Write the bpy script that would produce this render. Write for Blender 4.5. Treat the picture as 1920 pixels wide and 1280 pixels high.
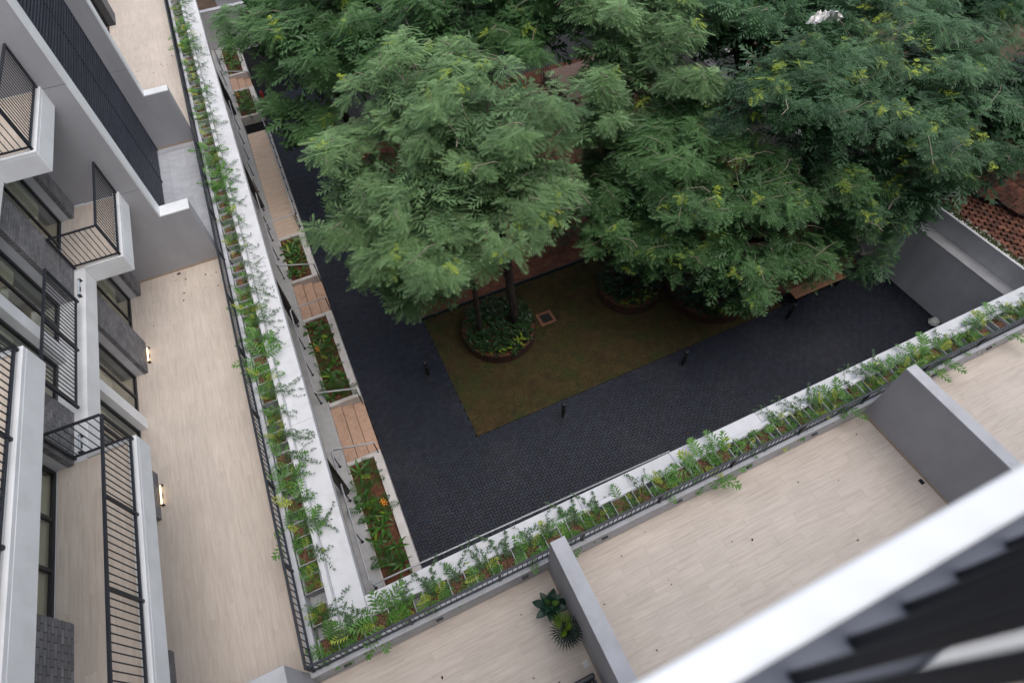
import bpy, math, random
import numpy as np
from mathutils import Matrix, Vector
random.seed(7); RNG = np.random.default_rng(7)
for o in list(bpy.data.objects): bpy.data.objects.remove(o)
S = bpy.context.scene
COL = S.collection

# ------------------------------------------------------------------ camera
PITCH, ROLL, YAW = math.radians(54.295), math.radians(-3.30), math.radians(21.918)
H = 12.5
fwd = Vector((math.cos(PITCH)*math.sin(YAW), math.cos(PITCH)*math.cos(YAW), -math.sin(PITCH)))
rgt = Vector((math.cos(YAW), -math.sin(YAW), 0)); upv = rgt.cross(fwd)
r2 = math.cos(ROLL)*rgt + math.sin(ROLL)*upv; u2 = -math.sin(ROLL)*rgt + math.cos(ROLL)*upv
cam = bpy.data.cameras.new('camera'); camo = bpy.data.objects.new('camera', cam); COL.objects.link(camo)
camo.matrix_world = Matrix(((r2.x, u2.x, -fwd.x, 0), (r2.y, u2.y, -fwd.y, 0), (r2.z, u2.z, -fwd.z, H), (0, 0, 0, 1)))
cam.sensor_width = 36.0; cam.lens = 36*1068.28/1920; cam.clip_start = 0.01; cam.clip_end = 500
cam.dof.use_dof = True; cam.dof.focus_distance = 15.5; cam.dof.aperture_fstop = 1.4
S.camera = camo

# ------------------------------------------------------------------ sky, sun, exposure (bright overcast)
SUN_EL, SUN_ROT = math.radians(70), math.radians(140)
wd = bpy.data.worlds.new('World'); S.world = wd; wd.use_nodes = True
nt = wd.node_tree; nt.nodes.clear()
sky = nt.nodes.new('ShaderNodeTexSky'); sky.sky_type = 'NISHITA'; sky.sun_disc = False
sky.sun_elevation = SUN_EL; sky.sun_rotation = SUN_ROT; sky.air_density = 1.0; sky.dust_density = 2.5; sky.ozone_density = 1.0
hs = nt.nodes.new('ShaderNodeHueSaturation'); hs.inputs['Saturation'].default_value = 0.55
bg = nt.nodes.new('ShaderNodeBackground'); bg.inputs['Strength'].default_value = 0.14
wo = nt.nodes.new('ShaderNodeOutputWorld')
nt.links.new(sky.outputs[0], hs.inputs['Color']); nt.links.new(hs.outputs[0], bg.inputs['Color']); nt.links.new(bg.outputs[0], wo.inputs[0])
sl = bpy.data.lights.new('sun', 'SUN'); sl.energy = 1.0; sl.angle = math.radians(80); sl.color = (1.0, 0.96, 0.91)
so = bpy.data.objects.new('sun', sl); COL.objects.link(so)
sdir = Vector((math.cos(SUN_EL)*math.sin(SUN_ROT), math.cos(SUN_EL)*math.cos(SUN_ROT), math.sin(SUN_EL)))
so.rotation_euler = sdir.to_track_quat('Z', 'Y').to_euler(); so.location = (0, 0, 40)
S.view_settings.view_transform = 'Standard'; S.view_settings.look = 'None'
S.view_settings.gamma = 1.0; S.view_settings.use_curve_mapping = False
S.view_settings.exposure = 0.72

# ------------------------------------------------------------------ materials
MATS = {}
def mat(name, c1, c2=None, scale=6.0, rough=0.7, bump=0.0, bscale=None, metal=0.0, rnd=0.0, stretch=(1,1,1), spec=0.4,
        detail=6.0, c3=None, c3amt=0.5, c3scale=1.0, emit=None, estr=0.0, lo=0.35, hi=0.65, world=False, attr=0.0, big=0.0, bigscale=.35, bigstretch=(1,1,1)):
    m = bpy.data.materials.new(name); m.use_nodes = True; n = m.node_tree.nodes; l = m.node_tree.links
    p = n['Principled BSDF']; p.inputs['Roughness'].default_value = rough; p.inputs['Metallic'].default_value = metal
    p.inputs['Specular IOR Level'].default_value = spec
    tc = n.new('ShaderNodeTexCoord'); mp = n.new('ShaderNodeMapping'); mp.inputs['Scale'].default_value = stretch
    oi = n.new('ShaderNodeObjectInfo')
    if world:
        ge = n.new('ShaderNodeNewGeometry'); l.new(ge.outputs['Position'], mp.inputs['Vector'])
    else:
        l.new(tc.outputs['Object'], mp.inputs['Vector'])
        cm = n.new('ShaderNodeCombineXYZ'); ml = n.new('ShaderNodeMath'); ml.operation = 'MULTIPLY'; ml.inputs[1].default_value = 53.0
        l.new(oi.outputs['Random'], ml.inputs[0]); [l.new(ml.outputs[0], cm.inputs[i]) for i in range(3)]; l.new(cm.outputs[0], mp.inputs['Location'])
    nz = n.new('ShaderNodeTexNoise'); nz.inputs['Scale'].default_value = scale; nz.inputs['Detail'].default_value = detail
    l.new(mp.outputs[0], nz.inputs['Vector'])
    cr = n.new('ShaderNodeValToRGB'); cr.color_ramp.elements[0].position = lo; cr.color_ramp.elements[1].position = hi
    cr.color_ramp.elements[0].color = (*c1, 1); cr.color_ramp.elements[1].color = (*(c2 or c1), 1)
    l.new(nz.outputs['Fac'], cr.inputs['Fac']); col = cr.outputs['Color']
    if c3:
        n3 = n.new('ShaderNodeTexNoise'); n3.inputs['Scale'].default_value = c3scale; n3.inputs['Detail'].default_value = 5
        l.new(mp.outputs[0], n3.inputs['Vector'])
        r3 = n.new('ShaderNodeValToRGB'); r3.color_ramp.elements[0].position = 0.5; r3.color_ramp.elements[1].position = 0.68
        r3.color_ramp.elements[1].color = (c3amt,)*3 + (1,)
        l.new(n3.outputs['Fac'], r3.inputs['Fac'])
        mx = n.new('ShaderNodeMixRGB'); mx.inputs['Color2'].default_value = (*c3, 1)
        l.new(r3.outputs['Color'], mx.inputs['Fac']); l.new(col, mx.inputs['Color1']); col = mx.outputs['Color']
    if rnd:
        mr = n.new('ShaderNodeMapRange'); mr.inputs['To Min'].default_value = 1-rnd; mr.inputs['To Max'].default_value = 1+rnd
        l.new(oi.outputs['Random'], mr.inputs['Value'])
        hv = n.new('ShaderNodeHueSaturation'); l.new(mr.outputs[0], hv.inputs['Value']); l.new(col, hv.inputs['Color']); col = hv.outputs['Color']
    if big:
        g2 = n.new('ShaderNodeNewGeometry'); m2 = n.new('ShaderNodeMapping'); m2.inputs['Scale'].default_value = bigstretch; l.new(g2.outputs['Position'], m2.inputs['Vector'])
        n2 = n.new('ShaderNodeTexNoise'); n2.inputs['Scale'].default_value = bigscale; n2.inputs['Detail'].default_value = 7; n2.inputs['Roughness'].default_value = .62; l.new(m2.outputs[0], n2.inputs['Vector'])
        mr = n.new('ShaderNodeMapRange'); mr.inputs['From Min'].default_value = .32; mr.inputs['From Max'].default_value = .68; mr.inputs['To Min'].default_value = 1-big; mr.inputs['To Max'].default_value = 1+big*.5
        l.new(n2.outputs['Fac'], mr.inputs['Value']); hv = n.new('ShaderNodeHueSaturation'); l.new(mr.outputs[0], hv.inputs['Value']); l.new(col, hv.inputs['Color']); col = hv.outputs['Color']
    if attr:
        at = n.new('ShaderNodeAttribute'); at.attribute_name = 'tint'
        mr = n.new('ShaderNodeMapRange'); mr.inputs['To Min'].default_value = 1-attr; mr.inputs['To Max'].default_value = 1+attr
        l.new(at.outputs['Fac'], mr.inputs['Value'])
        hv = n.new('ShaderNodeHueSaturation'); l.new(mr.outputs[0], hv.inputs['Value']); l.new(col, hv.inputs['Color']); col = hv.outputs['Color']
    l.new(col, p.inputs['Base Color'])
    if bump:
        bn = n.new('ShaderNodeTexNoise'); bn.inputs['Scale'].default_value = bscale or scale*4; bn.inputs['Detail'].default_value = 4
        l.new(mp.outputs[0], bn.inputs['Vector'])
        b = n.new('ShaderNodeBump'); b.inputs['Strength'].default_value = bump; b.inputs['Distance'].default_value = 0.02
        l.new(bn.outputs['Fac'], b.inputs['Height']); l.new(b.outputs[0], p.inputs['Normal'])
    if emit:
        p.inputs['Emission Color'].default_value = (*emit, 1); p.inputs['Emission Strength'].default_value = estr
    MATS[name] = m; return m

mat('tile_y', (.575,.490,.415), (.665,.580,.500), 3.0, .55, .05, 30, rnd=.035, stretch=(9,.6,1), c3=(.49,.405,.335), c3amt=.45, c3scale=2.2, lo=.28, hi=.72, big=.10, bigscale=.6)
mat('tile_x', (.575,.490,.415), (.665,.580,.500), 3.0, .55, .05, 30, rnd=.035, stretch=(.6,9,1), c3=(.49,.405,.335), c3amt=.45, c3scale=2.2, lo=.28, hi=.72, big=.10, bigscale=.6)
mat('tile_grey', (.40,.41,.44), (.47,.48,.51), 4, .6, .05, 30, rnd=.05)
mat('grout', (.46,.39,.34), (.52,.44,.38), 8, .9)
mat('skirting', (.36,.28,.21), (.42,.33,.26), 5, .6, stretch=(1,1,6))
mat('white_paint', (.68,.685,.69), (.74,.745,.75), 1.3, .6, .06, 60, c3=(.60,.60,.60), c3amt=.5, c3scale=2.2, big=.10, bigscale=.8, bigstretch=(1,1,.25))
mat('coping_white', (.585,.585,.595), (.64,.64,.65), 1.1, .6, .08, 50, c3=(.52,.51,.49), c3amt=.5, c3scale=3.5, world=True, big=.08, bigscale=1.4)
mat('grey_paint', (.335,.330,.345), (.375,.370,.385), .9, .8, .10, 70, c3=(.31,.305,.315), c3amt=.4, c3scale=.8, big=.12, bigscale=.7, bigstretch=(1.4,1.4,.22))
mat('boundary_grey', (.58,.575,.585), (.64,.635,.645), .8, .8, .10, 60, c3=(.50,.49,.49), c3amt=.4, c3scale=.7, big=.14, bigscale=.6, bigstretch=(1.4,1.4,.25))
mat('bar_black', (.005,.006,.010), (.008,.009,.013), 4, .65, spec=.3)
mat('near_white', (.82,.83,.84), (.86,.87,.88), 2, .5)
mat('cap_grey', (.33,.33,.345), (.39,.39,.405), 2.0, .8, .06, 50, c3=(.27,.26,.26), c3amt=.5, c3scale=2.5)
mat('channel_grey', (.09,.10,.13), (.12,.13,.16), 3, .7)
mat('wall_cap', (.44,.44,.46), (.50,.50,.52), 2.0, .7, .06, 50, c3=(.36,.35,.35), c3amt=.5, c3scale=2.5)
mat('dark_brick', (.135,.133,.138), (.195,.19,.195), 3, .85, .3, 40, attr=.17)
mat('mortar', (.05,.05,.052), (.07,.07,.072), 9, .95, .2)
mat('black_metal', (.014,.017,.024), (.022,.025,.033), 4, .45, spec=.5)
mat('louvre_metal', (.030,.034,.048), (.042,.046,.062), 4, .5, spec=.5, rnd=.12)
mat('black_frame', (.010,.010,.012), (.016,.016,.018), 5, .4, spec=.5)
mat('steel', (.50,.50,.53), (.58,.58,.61), 9, .30, spec=.7)
mat('pot_grey', (.33,.335,.34), (.43,.435,.44), 5, .8, .12, 60, rnd=.10, c3=(.24,.24,.235), c3amt=.5, c3scale=5)
mat('pot_rim', (.30,.30,.30), (.38,.38,.375), 8, .8, .1, 60)
mat('bark_soil', (.035,.016,.009), (.19,.085,.045), 34, .95, .9, 40, detail=8, lo=.40, hi=.66, c3=(.36,.24,.15), c3amt=.55, c3scale=60)
mat('bed_soil', (.075,.032,.018), (.20,.085,.045), 9, .95, .8, 26, detail=9, lo=.35, hi=.7)
mat('paver', (.0085,.0110,.0220), (.0150,.0190,.0320), 4, .55, .15, 60, attr=.34, spec=.4, c3=(.034,.034,.040), c3amt=.35, c3scale=.5, world=True)
mat('paver_bed', (.003,.0035,.005), (.005,.0055,.007), 8, .95, .2)
mat('lawn', (.034,.025,.009), (.070,.046,.016), 3.5, .95, .7, 30, detail=12, lo=.32, hi=.64, c3=(.034,.050,.011), c3amt=.75, c3scale=1.6)
mat('grass', (.028,.048,.009), (.084,.052,.020), .9, .9, rnd=.1, world=True, lo=.40, hi=.58, detail=9)
mat('earth', (.045,.028,.017), (.09,.05,.028), 1.1, .95, .5, 10, detail=8)
mat('red_paving', (.11,.040,.024), (.20,.078,.044), 5, .9, .4, 24, rnd=.2, c3=(.10,.045,.03), c3amt=.7, c3scale=1.2, world=True)
mat('terracotta', (.52,.325,.23), (.63,.415,.30), 22, .75, .18, 50, rnd=.06, detail=9, c3=(.40,.24,.165), c3amt=.5, c3scale=4)
mat('drain_brick', (.17,.075,.045), (.24,.11,.065), 12, .9, .3, 40)
mat('nosing', (.10,.065,.05), (.13,.085,.065), 8, .8)
mat('ramp_tile', (.68,.515,.39), (.78,.61,.48), 4, .7, .08, 40, stretch=(1,7,1), c3=(.60,.42,.30), c3amt=.5, c3scale=.9)
mat('walk_tile', (.40,.345,.30), (.46,.40,.35), 3, .55, .05, 30)
mat('walk_border', (.46,.45,.45), (.53,.52,.51), 4, .6, .05, 30)
mat('bed_wall', (.64,.605,.58), (.72,.68,.65), 3, .75, .1, 40, c3=(.47,.40,.35), c3amt=.5, c3scale=2)
mat('corten', (.035,.016,.011), (.065,.029,.018), 5, .85, .25, 30)
mat('bark', (.018,.014,.011), (.048,.036,.028), 7, .95, .8, 18, stretch=(1,1,.25), detail=9)
mat('twig', (.20,.165,.125), (.30,.25,.20), 6, .9)
mat('clay_tile', (.085,.032,.020), (.20,.080,.050), 5, .9, .5, 26, rnd=.38, c3=(.050,.045,.036), c3amt=.7, c3scale=3)
mat('plinth_pink', (.27,.175,.14), (.34,.225,.18), 6, .85, .2, 30)
mat('moss', (.035,.055,.012), (.09,.115,.03), 14, .95, .8, 40)
mat('rubble', (.20,.19,.17), (.36,.34,.30), 10, .95, .8, 30, c3=(.09,.11,.04), c3amt=.6, c3scale=6)
mat('bench_wood', (.30,.135,.07), (.42,.21,.12), 4, .7, .15, 30, stretch=(1,9,9), rnd=.1)
mat('plastic_bag', (.62,.58,.54), (.78,.75,.72), 9, .5, .4, 14)
mat('dead_leaf', (.055,.035,.022), (.10,.06,.035), 9, .9, rnd=.4)
mat('socket_white', (.70,.70,.70), (.76,.76,.76), 9, .4)
mat('interior_wall', (.55,.52,.46), (.62,.58,.51), 2, .9)
mat('interior_floor', (.56,.50,.42), (.64,.57,.48), 3, .6, stretch=(8,1,1))
mat('lamp_lit', (.9,.8,.6), None, 5, .5, emit=(1.0,.74,.42), estr=1.5)
mat('pane_brightener', (.44,.41,.34), (.50,.46,.39), 3, .9, stretch=(1,1,12))  # pale beige for the panels added to lighten the windows
mat('lamp_off', (.42,.47,.52), (.50,.55,.60), 5, .3)
mat('flower', (.75,.20,.02), (.85,.40,.04), 20, .6)
mat('red_plastic', (.42,.02,.02), (.50,.03,.03), 6, .4)
mat('stone_white', (.55,.54,.52), (.70,.69,.67), 8, .8, .4, 20)
def glass_mat():
    m = bpy.data.materials.new('window_glass'); m.use_nodes = True; n = m.node_tree.nodes; l = m.node_tree.links; n.clear()
    out = n.new('ShaderNodeOutputMaterial'); mx = n.new('ShaderNodeMixShader'); tr = n.new('ShaderNodeBsdfTransparent'); gl = n.new('ShaderNodeBsdfGlossy')
    tr.inputs['Color'].default_value = (.90,.92,.88,1); gl.inputs['Roughness'].default_value = .02
    lw = n.new('ShaderNodeLayerWeight'); lw.inputs['Blend'].default_value = .5
    pw = n.new('ShaderNodeMath'); pw.operation = 'POWER'; pw.inputs[1].default_value = 4.0; l.new(lw.outputs['Facing'], pw.inputs[0])
    ma = n.new('ShaderNodeMath'); ma.operation = 'MULTIPLY_ADD'; ma.inputs[1].default_value = .90; ma.inputs[2].default_value = .06; l.new(pw.outputs[0], ma.inputs[0])
    l.new(ma.outputs[0], mx.inputs[0]); l.new(tr.outputs[0], mx.inputs[1]); l.new(gl.outputs[0], mx.inputs[2]); l.new(mx.outputs[0], out.inputs[0])
    MATS['glass'] = m
glass_mat()
def leaf_mat(name, dark, light, young, rough=.55, trans=.28, spec=.35):
    m = bpy.data.materials.new(name); m.use_nodes = True; n = m.node_tree.nodes; l = m.node_tree.links
    p = n['Principled BSDF']; p.inputs['Roughness'].default_value = rough; p.inputs['Specular IOR Level'].default_value = spec
    at = n.new('ShaderNodeAttribute'); at.attribute_name = 'tint'
    cr = n.new('ShaderNodeValToRGB'); e = cr.color_ramp.elements
    e[0].position = 0; e[0].color = (*dark, 1); e[1].position = .78; e[1].color = (*light, 1)
    y = e.new(.95); y.color = (*young, 1)
    l.new(at.outputs['Fac'], cr.inputs['Fac']); l.new(cr.outputs[0], p.inputs['Base Color'])
    t = n.new('ShaderNodeBsdfTranslucent'); l.new(cr.outputs[0], t.inputs['Color'])
    mx = n.new('ShaderNodeMixShader'); mx.inputs[0].default_value = trans
    l.new(p.outputs[0], mx.inputs[1]); l.new(t.outputs[0], mx.inputs[2]); l.new(mx.outputs[0], n['Material Output'].inputs[0])
    MATS[name] = m
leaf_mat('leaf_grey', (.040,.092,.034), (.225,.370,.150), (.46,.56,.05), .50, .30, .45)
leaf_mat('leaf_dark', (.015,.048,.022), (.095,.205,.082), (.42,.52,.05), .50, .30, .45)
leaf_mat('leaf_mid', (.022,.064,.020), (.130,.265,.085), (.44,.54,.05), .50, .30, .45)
leaf_mat('leaf_pot', (.034,.095,.020), (.120,.275,.045), (.36,.42,.06), .4, .22)
leaf_mat('leaf_vine', (.036,.075,.032), (.105,.18,.075), (.28,.32,.10), .5, .25)
leaf_mat('leaf_bed', (.022,.075,.020), (.090,.215,.036), (.26,.38,.04), .38, .2)
leaf_mat('leaf_ring', (.010,.030,.010), (.038,.085,.024), (.18,.25,.02), .35, .2)
leaf_mat('leaf_palm', (.010,.034,.022), (.030,.075,.045), (.17,.30,.015), .35, .15)

# ------------------------------------------------------------------ mesh helpers
W = {}          # world origin of each object
def meta(o, label=None, cat=None, group=None, kind=None):
    if label: o['label'] = label
    if cat: o['category'] = cat
    if group: o['group'] = group
    if kind: o['kind'] = kind
    return o
def link(o, world, parent=None):
    COL.objects.link(o); w = Vector(world); W[o.name] = w
    if parent is not None:
        o.parent = parent; o.location = w - W[parent.name]
    else: o.location = w
    return o
def thing(name, world, label, cat, group=None):
    o = bpy.data.objects.new(name, None); o.empty_display_size = .2
    link(o, world); return meta(o, label, cat, group)
def newmesh(name, V, Fc, m, smooth=False):
    me = bpy.data.meshes.new(name); me.from_pydata([tuple(v) for v in V], [], Fc); me.materials.append(MATS[m])
    if smooth: me.polygons.foreach_set('use_smooth', [True]*len(me.polygons))
    me.update(); return me
def inst(me, name, world, parent=None, rot=None, scale=None):
    o = bpy.data.objects.new(name, me); link(o, world, parent)
    if rot is not None: o.rotation_euler = rot
    if scale is not None: o.scale = scale
    return o
class MB:
    def __init__(s): s.V = []; s.F = []
    def box(s, x0, x1, y0, y1, z0, z1, bev=0.0):
        b = len(s.V)
        if bev <= 0:
            s.V += [(x0,y0,z0),(x1,y0,z0),(x1,y1,z0),(x0,y1,z0),(x0,y0,z1),(x1,y0,z1),(x1,y1,z1),(x0,y1,z1)]
            s.F += [(b,b+3,b+2,b+1),(b+4,b+5,b+6,b+7),(b,b+1,b+5,b+4),(b+1,b+2,b+6,b+5),(b+2,b+3,b+7,b+6),(b+3,b,b+4,b+7)]
        else:
            e = min(bev, (x1-x0)*.45, (y1-y0)*.45, (z1-z0)*.45)
            X = (x0, x0+e, x1-e, x1); Y = (y0, y0+e, y1-e, y1)
            # three rings: lower (full), upper (full, z1-e), top (inset)
            def ring(ex, z):
                a = [(x0+e,y0+ex),(x1-e,y0+ex),(x1-ex,y0+e),(x1-ex,y1-e),(x1-e,y1-ex),(x0+e,y1-ex),(x0+ex,y1-e),(x0+ex,y0+e)]
                return [(p[0],p[1],z) for p in a]
            R = [ring(0,z0), ring(0,z1-e), ring(e,z1)]
            for r in R: s.V += r
            for k in range(2):
                for i in range(8):
                    j = (i+1) % 8; s.F.append((b+k*8+i, b+k*8+j, b+k*8+8+j, b+k*8+8+i))
            s.F.append(tuple(b+16+i for i in range(8))); s.F.append(tuple(b+7-i for i in range(8)))
        return s
    def tube(s, pts, rad, n=8, cap=True):
        pts = [Vector(p) for p in pts]; rad = [rad]*len(pts) if not hasattr(rad, '__len__') else rad
        b = len(s.V); prev = None
        for i, p in enumerate(pts):
            d = (pts[min(i+1, len(pts)-1)] - pts[max(i-1, 0)]).normalized()
            ref = prev if prev is not None else (Vector((1,0,0)) if abs(d.x) < .8 else Vector((0,1,0)))
            u = (ref - d*ref.dot(d)).normalized(); v = d.cross(u); prev = u
            for k in range(n):
                a = 2*math.pi*k/n; s.V.append(tuple(p + (u*math.cos(a)+v*math.sin(a))*rad[i]))
        for i in range(len(pts)-1):
            for k in range(n):
                j = (k+1) % n; s.F.append((b+i*n+k, b+i*n+j, b+(i+1)*n+j, b+(i+1)*n+k))
        if cap:
            s.F.append(tuple(b+n-1-k for k in range(n))); e = b+(len(pts)-1)*n; s.F.append(tuple(e+k for k in range(n)))
        return s
    def poly(s, pts):
        b = len(s.V); s.V += [tuple(p) for p in pts]; s.F.append(tuple(range(b, b+len(pts)))); return s
    def prism(s, pts, z0, z1):      # pts ccw in xy
        b = len(s.V); n = len(pts)
        s.V += [(p[0],p[1],z0) for p in pts] + [(p[0],p[1],z1) for p in pts]
        s.F.append(tuple(b+n-1-i for i in range(n))); s.F.append(tuple(b+n+i for i in range(n)))
        for i in range(n):
            j = (i+1) % n; s.F.append((b+i, b+j, b+n+j, b+n+i))
        return s
    def ringwall(s, cx, cy, r0, r1, z0, z1, n=40):
        b = len(s.V)
        for r, z in ((r1,z0),(r1,z1),(r0,z1),(r0,z0)):
            s.V += [(cx+r*math.cos(2*math.pi*k/n), cy+r*math.sin(2*math.pi*k/n), z) for k in range(n)]
        for q in range(4):
            q2 = (q+1) % 4
            for k in range(n):
                j = (k+1) % n; s.F.append((b+q*n+k, b+q*n+j, b+q2*n+j, b+q2*n+k))
        return s
    def mesh(s, name, m, smooth=False): return newmesh(name, s.V, s.F, m, smooth)
    def build(s, name, m, parent=None, smooth=False, kind=None, label=None, cat=None, group=None):
        A = np.array(s.V); org = Vector(((A[:,0].min()+A[:,0].max())/2, (A[:,1].min()+A[:,1].max())/2, A[:,2].min()))
        me = newmesh(name, A - np.array(org), s.F, m, smooth)
        o = bpy.data.objects.new(name, me); link(o, org, parent); return meta(o, label, cat, group, kind)
def box(name, x0, x1, y0, y1, z0, z1, m, parent=None, bev=0.0, **k): return MB().box(x0,x1,y0,y1,z0,z1,bev).build(name, m, parent, **k)
def bigmesh(name, V, Q, m, tint=None):        # numpy arrays -> mesh of quads
    me = bpy.data.meshes.new(name); nv, nf = len(V), len(Q)
    me.vertices.add(nv); me.vertices.foreach_set('co', V.astype(np.float32).ravel())
    me.loops.add(nf*4); me.loops.foreach_set('vertex_index', Q.astype(np.int32).ravel())
    me.polygons.add(nf); me.polygons.foreach_set('loop_start', np.arange(0, nf*4, 4, dtype=np.int32))
    me.materials.append(MATS[m]); me.polygons.foreach_set('use_smooth', np.zeros(nf, bool))
    if tint is not None:
        a = me.attributes.new('tint', 'FLOAT', 'POINT'); a.data.foreach_set('value', tint.astype(np.float32))
    me.update(calc_edges=True); return me
ORD = ['first','second','third','fourth','fifth','sixth','seventh','eighth','ninth','tenth','eleventh','twelfth','thirteenth','fourteenth','fifteenth','sixteenth',
       'seventeenth','eighteenth','nineteenth','twentieth'] + ['twenty-'+w for w in ('first','second','third','fourth','fifth','sixth','seventh','eighth','ninth')] + ['thirtieth'] + \
      ['thirty-'+w for w in ('first','second','third','fourth','fifth','sixth','seventh','eighth','ninth')] + ['fortieth'] + ['forty-'+w for w in ('first','second','third','fourth','fifth','sixth','seventh','eighth','ninth')] + ['fiftieth'] + \
      ['fifty-'+w for w in ('first','second','third','fourth','fifth','sixth','seventh','eighth','ninth')]

# ================================================================== SETTING
GZ = -6.5                                   # courtyard level (terrace floor is z = 0)
WZ = -6.05                                  # covered walkway
box('ground', -90, 110, -60, 140, GZ-.6, GZ-.045, 'earth', kind='structure')

# ---- courtyard paving: dark blocks in herringbone
pav = box('courtyard_paving', -2.6, 21.2, -1.0, 42.4, GZ-.04, GZ-.012, 'paver_bed', kind='structure')
LX0, LX1, LY0, LY1 = 2.17, 16.1, 9.33, 15.3            # lawn
def in_pave(x, y):
    if y > 15.4 and x > 2.1: return False
    if LX0-.02 < x and LY0-.02 < y: return False
    return -1.22 < x < 21.2 and 3.2 < y < 36
cells = []
u = .1                                       # half brick; herringbone on a unit grid
for i in range(-13, 213):
    for j in range(31, 361):
        k = (i - j) % 4
        if k == 0: cells.append((i, j, 2, 1))
        elif k == 3: cells.append((i, j, 1, 2))
blocks = []
for (i, j, w, h) in cells:
    cx, cy = (i+w/2)*u, (j+h/2)*u
    if in_pave(cx, cy): blocks.append((cx, cy, w, h))
def tinted(me, v):
    a = me.attributes.new('tint', 'FLOAT', 'POINT'); a.data.foreach_set('value', np.full(len(me.vertices), v, np.float32)); return me
hm = [tinted(MB().box(-.096,.096,-.046,.046,0,.016,.006).mesh('paver', 'paver'), (k+.5)/6) for k in range(6)]
vm = [tinted(MB().box(-.046,.046,-.096,.096,0,.016,.006).mesh('paver', 'paver'), (k+.5)/6) for k in range(6)]
blocks.sort(key=lambda b: (b[0]-.6)**2 + (b[1]-6.6)**2)
for (cx, cy, w, h) in blocks[:300]: inst(random.choice(hm if w == 2 else vm), 'paver', (cx, cy, GZ-.0135+random.uniform(-.0015,.0015)), pav)
rest = blocks[300:]
B = np.array([(b[0], b[1], b[2], b[3]) for b in rest]); n = len(B)
hx = B[:,2]*u/2-.004; hy = B[:,3]*u/2-.004; zt = GZ+.0025+RNG.uniform(-.0015,.0015,n)
V = np.zeros((n,12,3)); sx = np.array([-1,1,1,-1]); sy = np.array([-1,-1,1,1])
for lv, (ins, dz) in enumerate(((0,None),(0,-.006),(.006,0))):
    V[:,lv*4:lv*4+4,0] = B[:,0,None]+sx*(hx[:,None]-ins); V[:,lv*4:lv*4+4,1] = B[:,1,None]+sy*(hy[:,None]-ins)
    V[:,lv*4:lv*4+4,2] = (GZ-.0135) if dz is None else zt[:,None]+dz
fp = np.array([(8,9,10,11)]+[(a+4*k, (a+1) % 4+4*k, (a+1) % 4+4+4*k, a+4+4*k) for k in range(2) for a in range(4)])
Q = (np.arange(n)[:,None,None]*12 + fp[None]).reshape(-1,4)
link(meta(bpy.data.objects.new('pavers', bigmesh('pavers', V.reshape(-1,3)-np.array((10,10,GZ)), Q, 'paver', np.repeat(RNG.uniform(.08,.92,n), 12))), kind='stuff'), (10,10,GZ), pav)
sx = np.array([-1,1,1,-1]*2); sy = np.array([-1,-1,1,1]*2); fq = np.array([(4,5,6,7),(0,1,5,4),(1,2,6,5),(2,3,7,6),(3,0,4,7)])

# ---- lawn, earth strip and red brick paving
lawn = box('lawn', LX0, LX1, LY0, LY1, GZ-.010, GZ+.012, 'lawn', kind='structure')
def blades(name, n, region, hmin, hmax, m, z, tint=None):
    x, y = region(n); k = len(x); a = RNG.uniform(0, 6.283, k); h = RNG.uniform(hmin, hmax, k); w = RNG.uniform(.006,.014,k)
    dx, dy = np.cos(a)*w, np.sin(a)*w; lx, ly = RNG.normal(0,.6,(2,k))*h
    V = np.stack([np.stack([x-dx,y-dy,np.full(k,z)],1), np.stack([x+dx,y+dy,np.full(k,z)],1), np.stack([x+dx*.3+lx,y+dy*.3+ly,z+h],1), np.stack([x-dx*.3+lx,y-dy*.3+ly,z+h],1)],1)
    return bigmesh(name, V.reshape(-1,3), np.arange(k*4).reshape(-1,4), m, tint)
gm = blades('grass', 60000, lambda n: (RNG.uniform(LX0+.01,LX1,n), RNG.uniform(LY0+.01,LY1,n)), .02, .055, 'grass', GZ+.01)
gob = bpy.data.objects.new('grass', gm); link(gob, (0,0,0)); meta(gob, 'thin dry brown and green grass of the shaded lawn', 'grass', kind='stuff')
rp = box('red_paving', 2.1, 21.2, 15.45, 34, GZ-.010, GZ+.004, 'mortar', kind='structure')
rp2 = box('red_paving', 16.3, 21.2, 9.75, 15.42, GZ-.010, GZ+.004, 'mortar', kind='structure')
def brick_field(x0, x1, y0, y1, z, parent, bw=.22, bh=.11, m='red_paving'):
    nx, ny = int((x1-x0)/bw), int((y1-y0)/bh); P = []
    for j in range(ny):
        for i in range(nx): P.append((x0+(i+.5+(.5 if j % 2 else 0))*bw, y0+(j+.5)*bh))
    P = np.array(P); k = len(P); V = np.zeros((k,8,3)); hx, hy = bw/2-.006, bh/2-.006
    V[:,:,0] = P[:,0,None]+sx*hx; V[:,:,1] = P[:,1,None]+sy*hy; V[:,:4,2] = z-.01; V[:,4:,2] = z+.008+RNG.uniform(-.003,.003,k)[:,None]
    Q = (np.arange(k)[:,None,None]*8+fq[None]).reshape(-1,4); c = np.array((x0,y0,z))
    link(meta(bpy.data.objects.new('bricks', bigmesh('bricks', V.reshape(-1,3)-c, Q, m)), kind='stuff'), c, parent)
brick_field(2.12, 21.0, 15.5, 31, GZ+.004, rp); brick_field(16.32, 20.9, 9.8, 15.35, GZ+.004, rp2)

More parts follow.
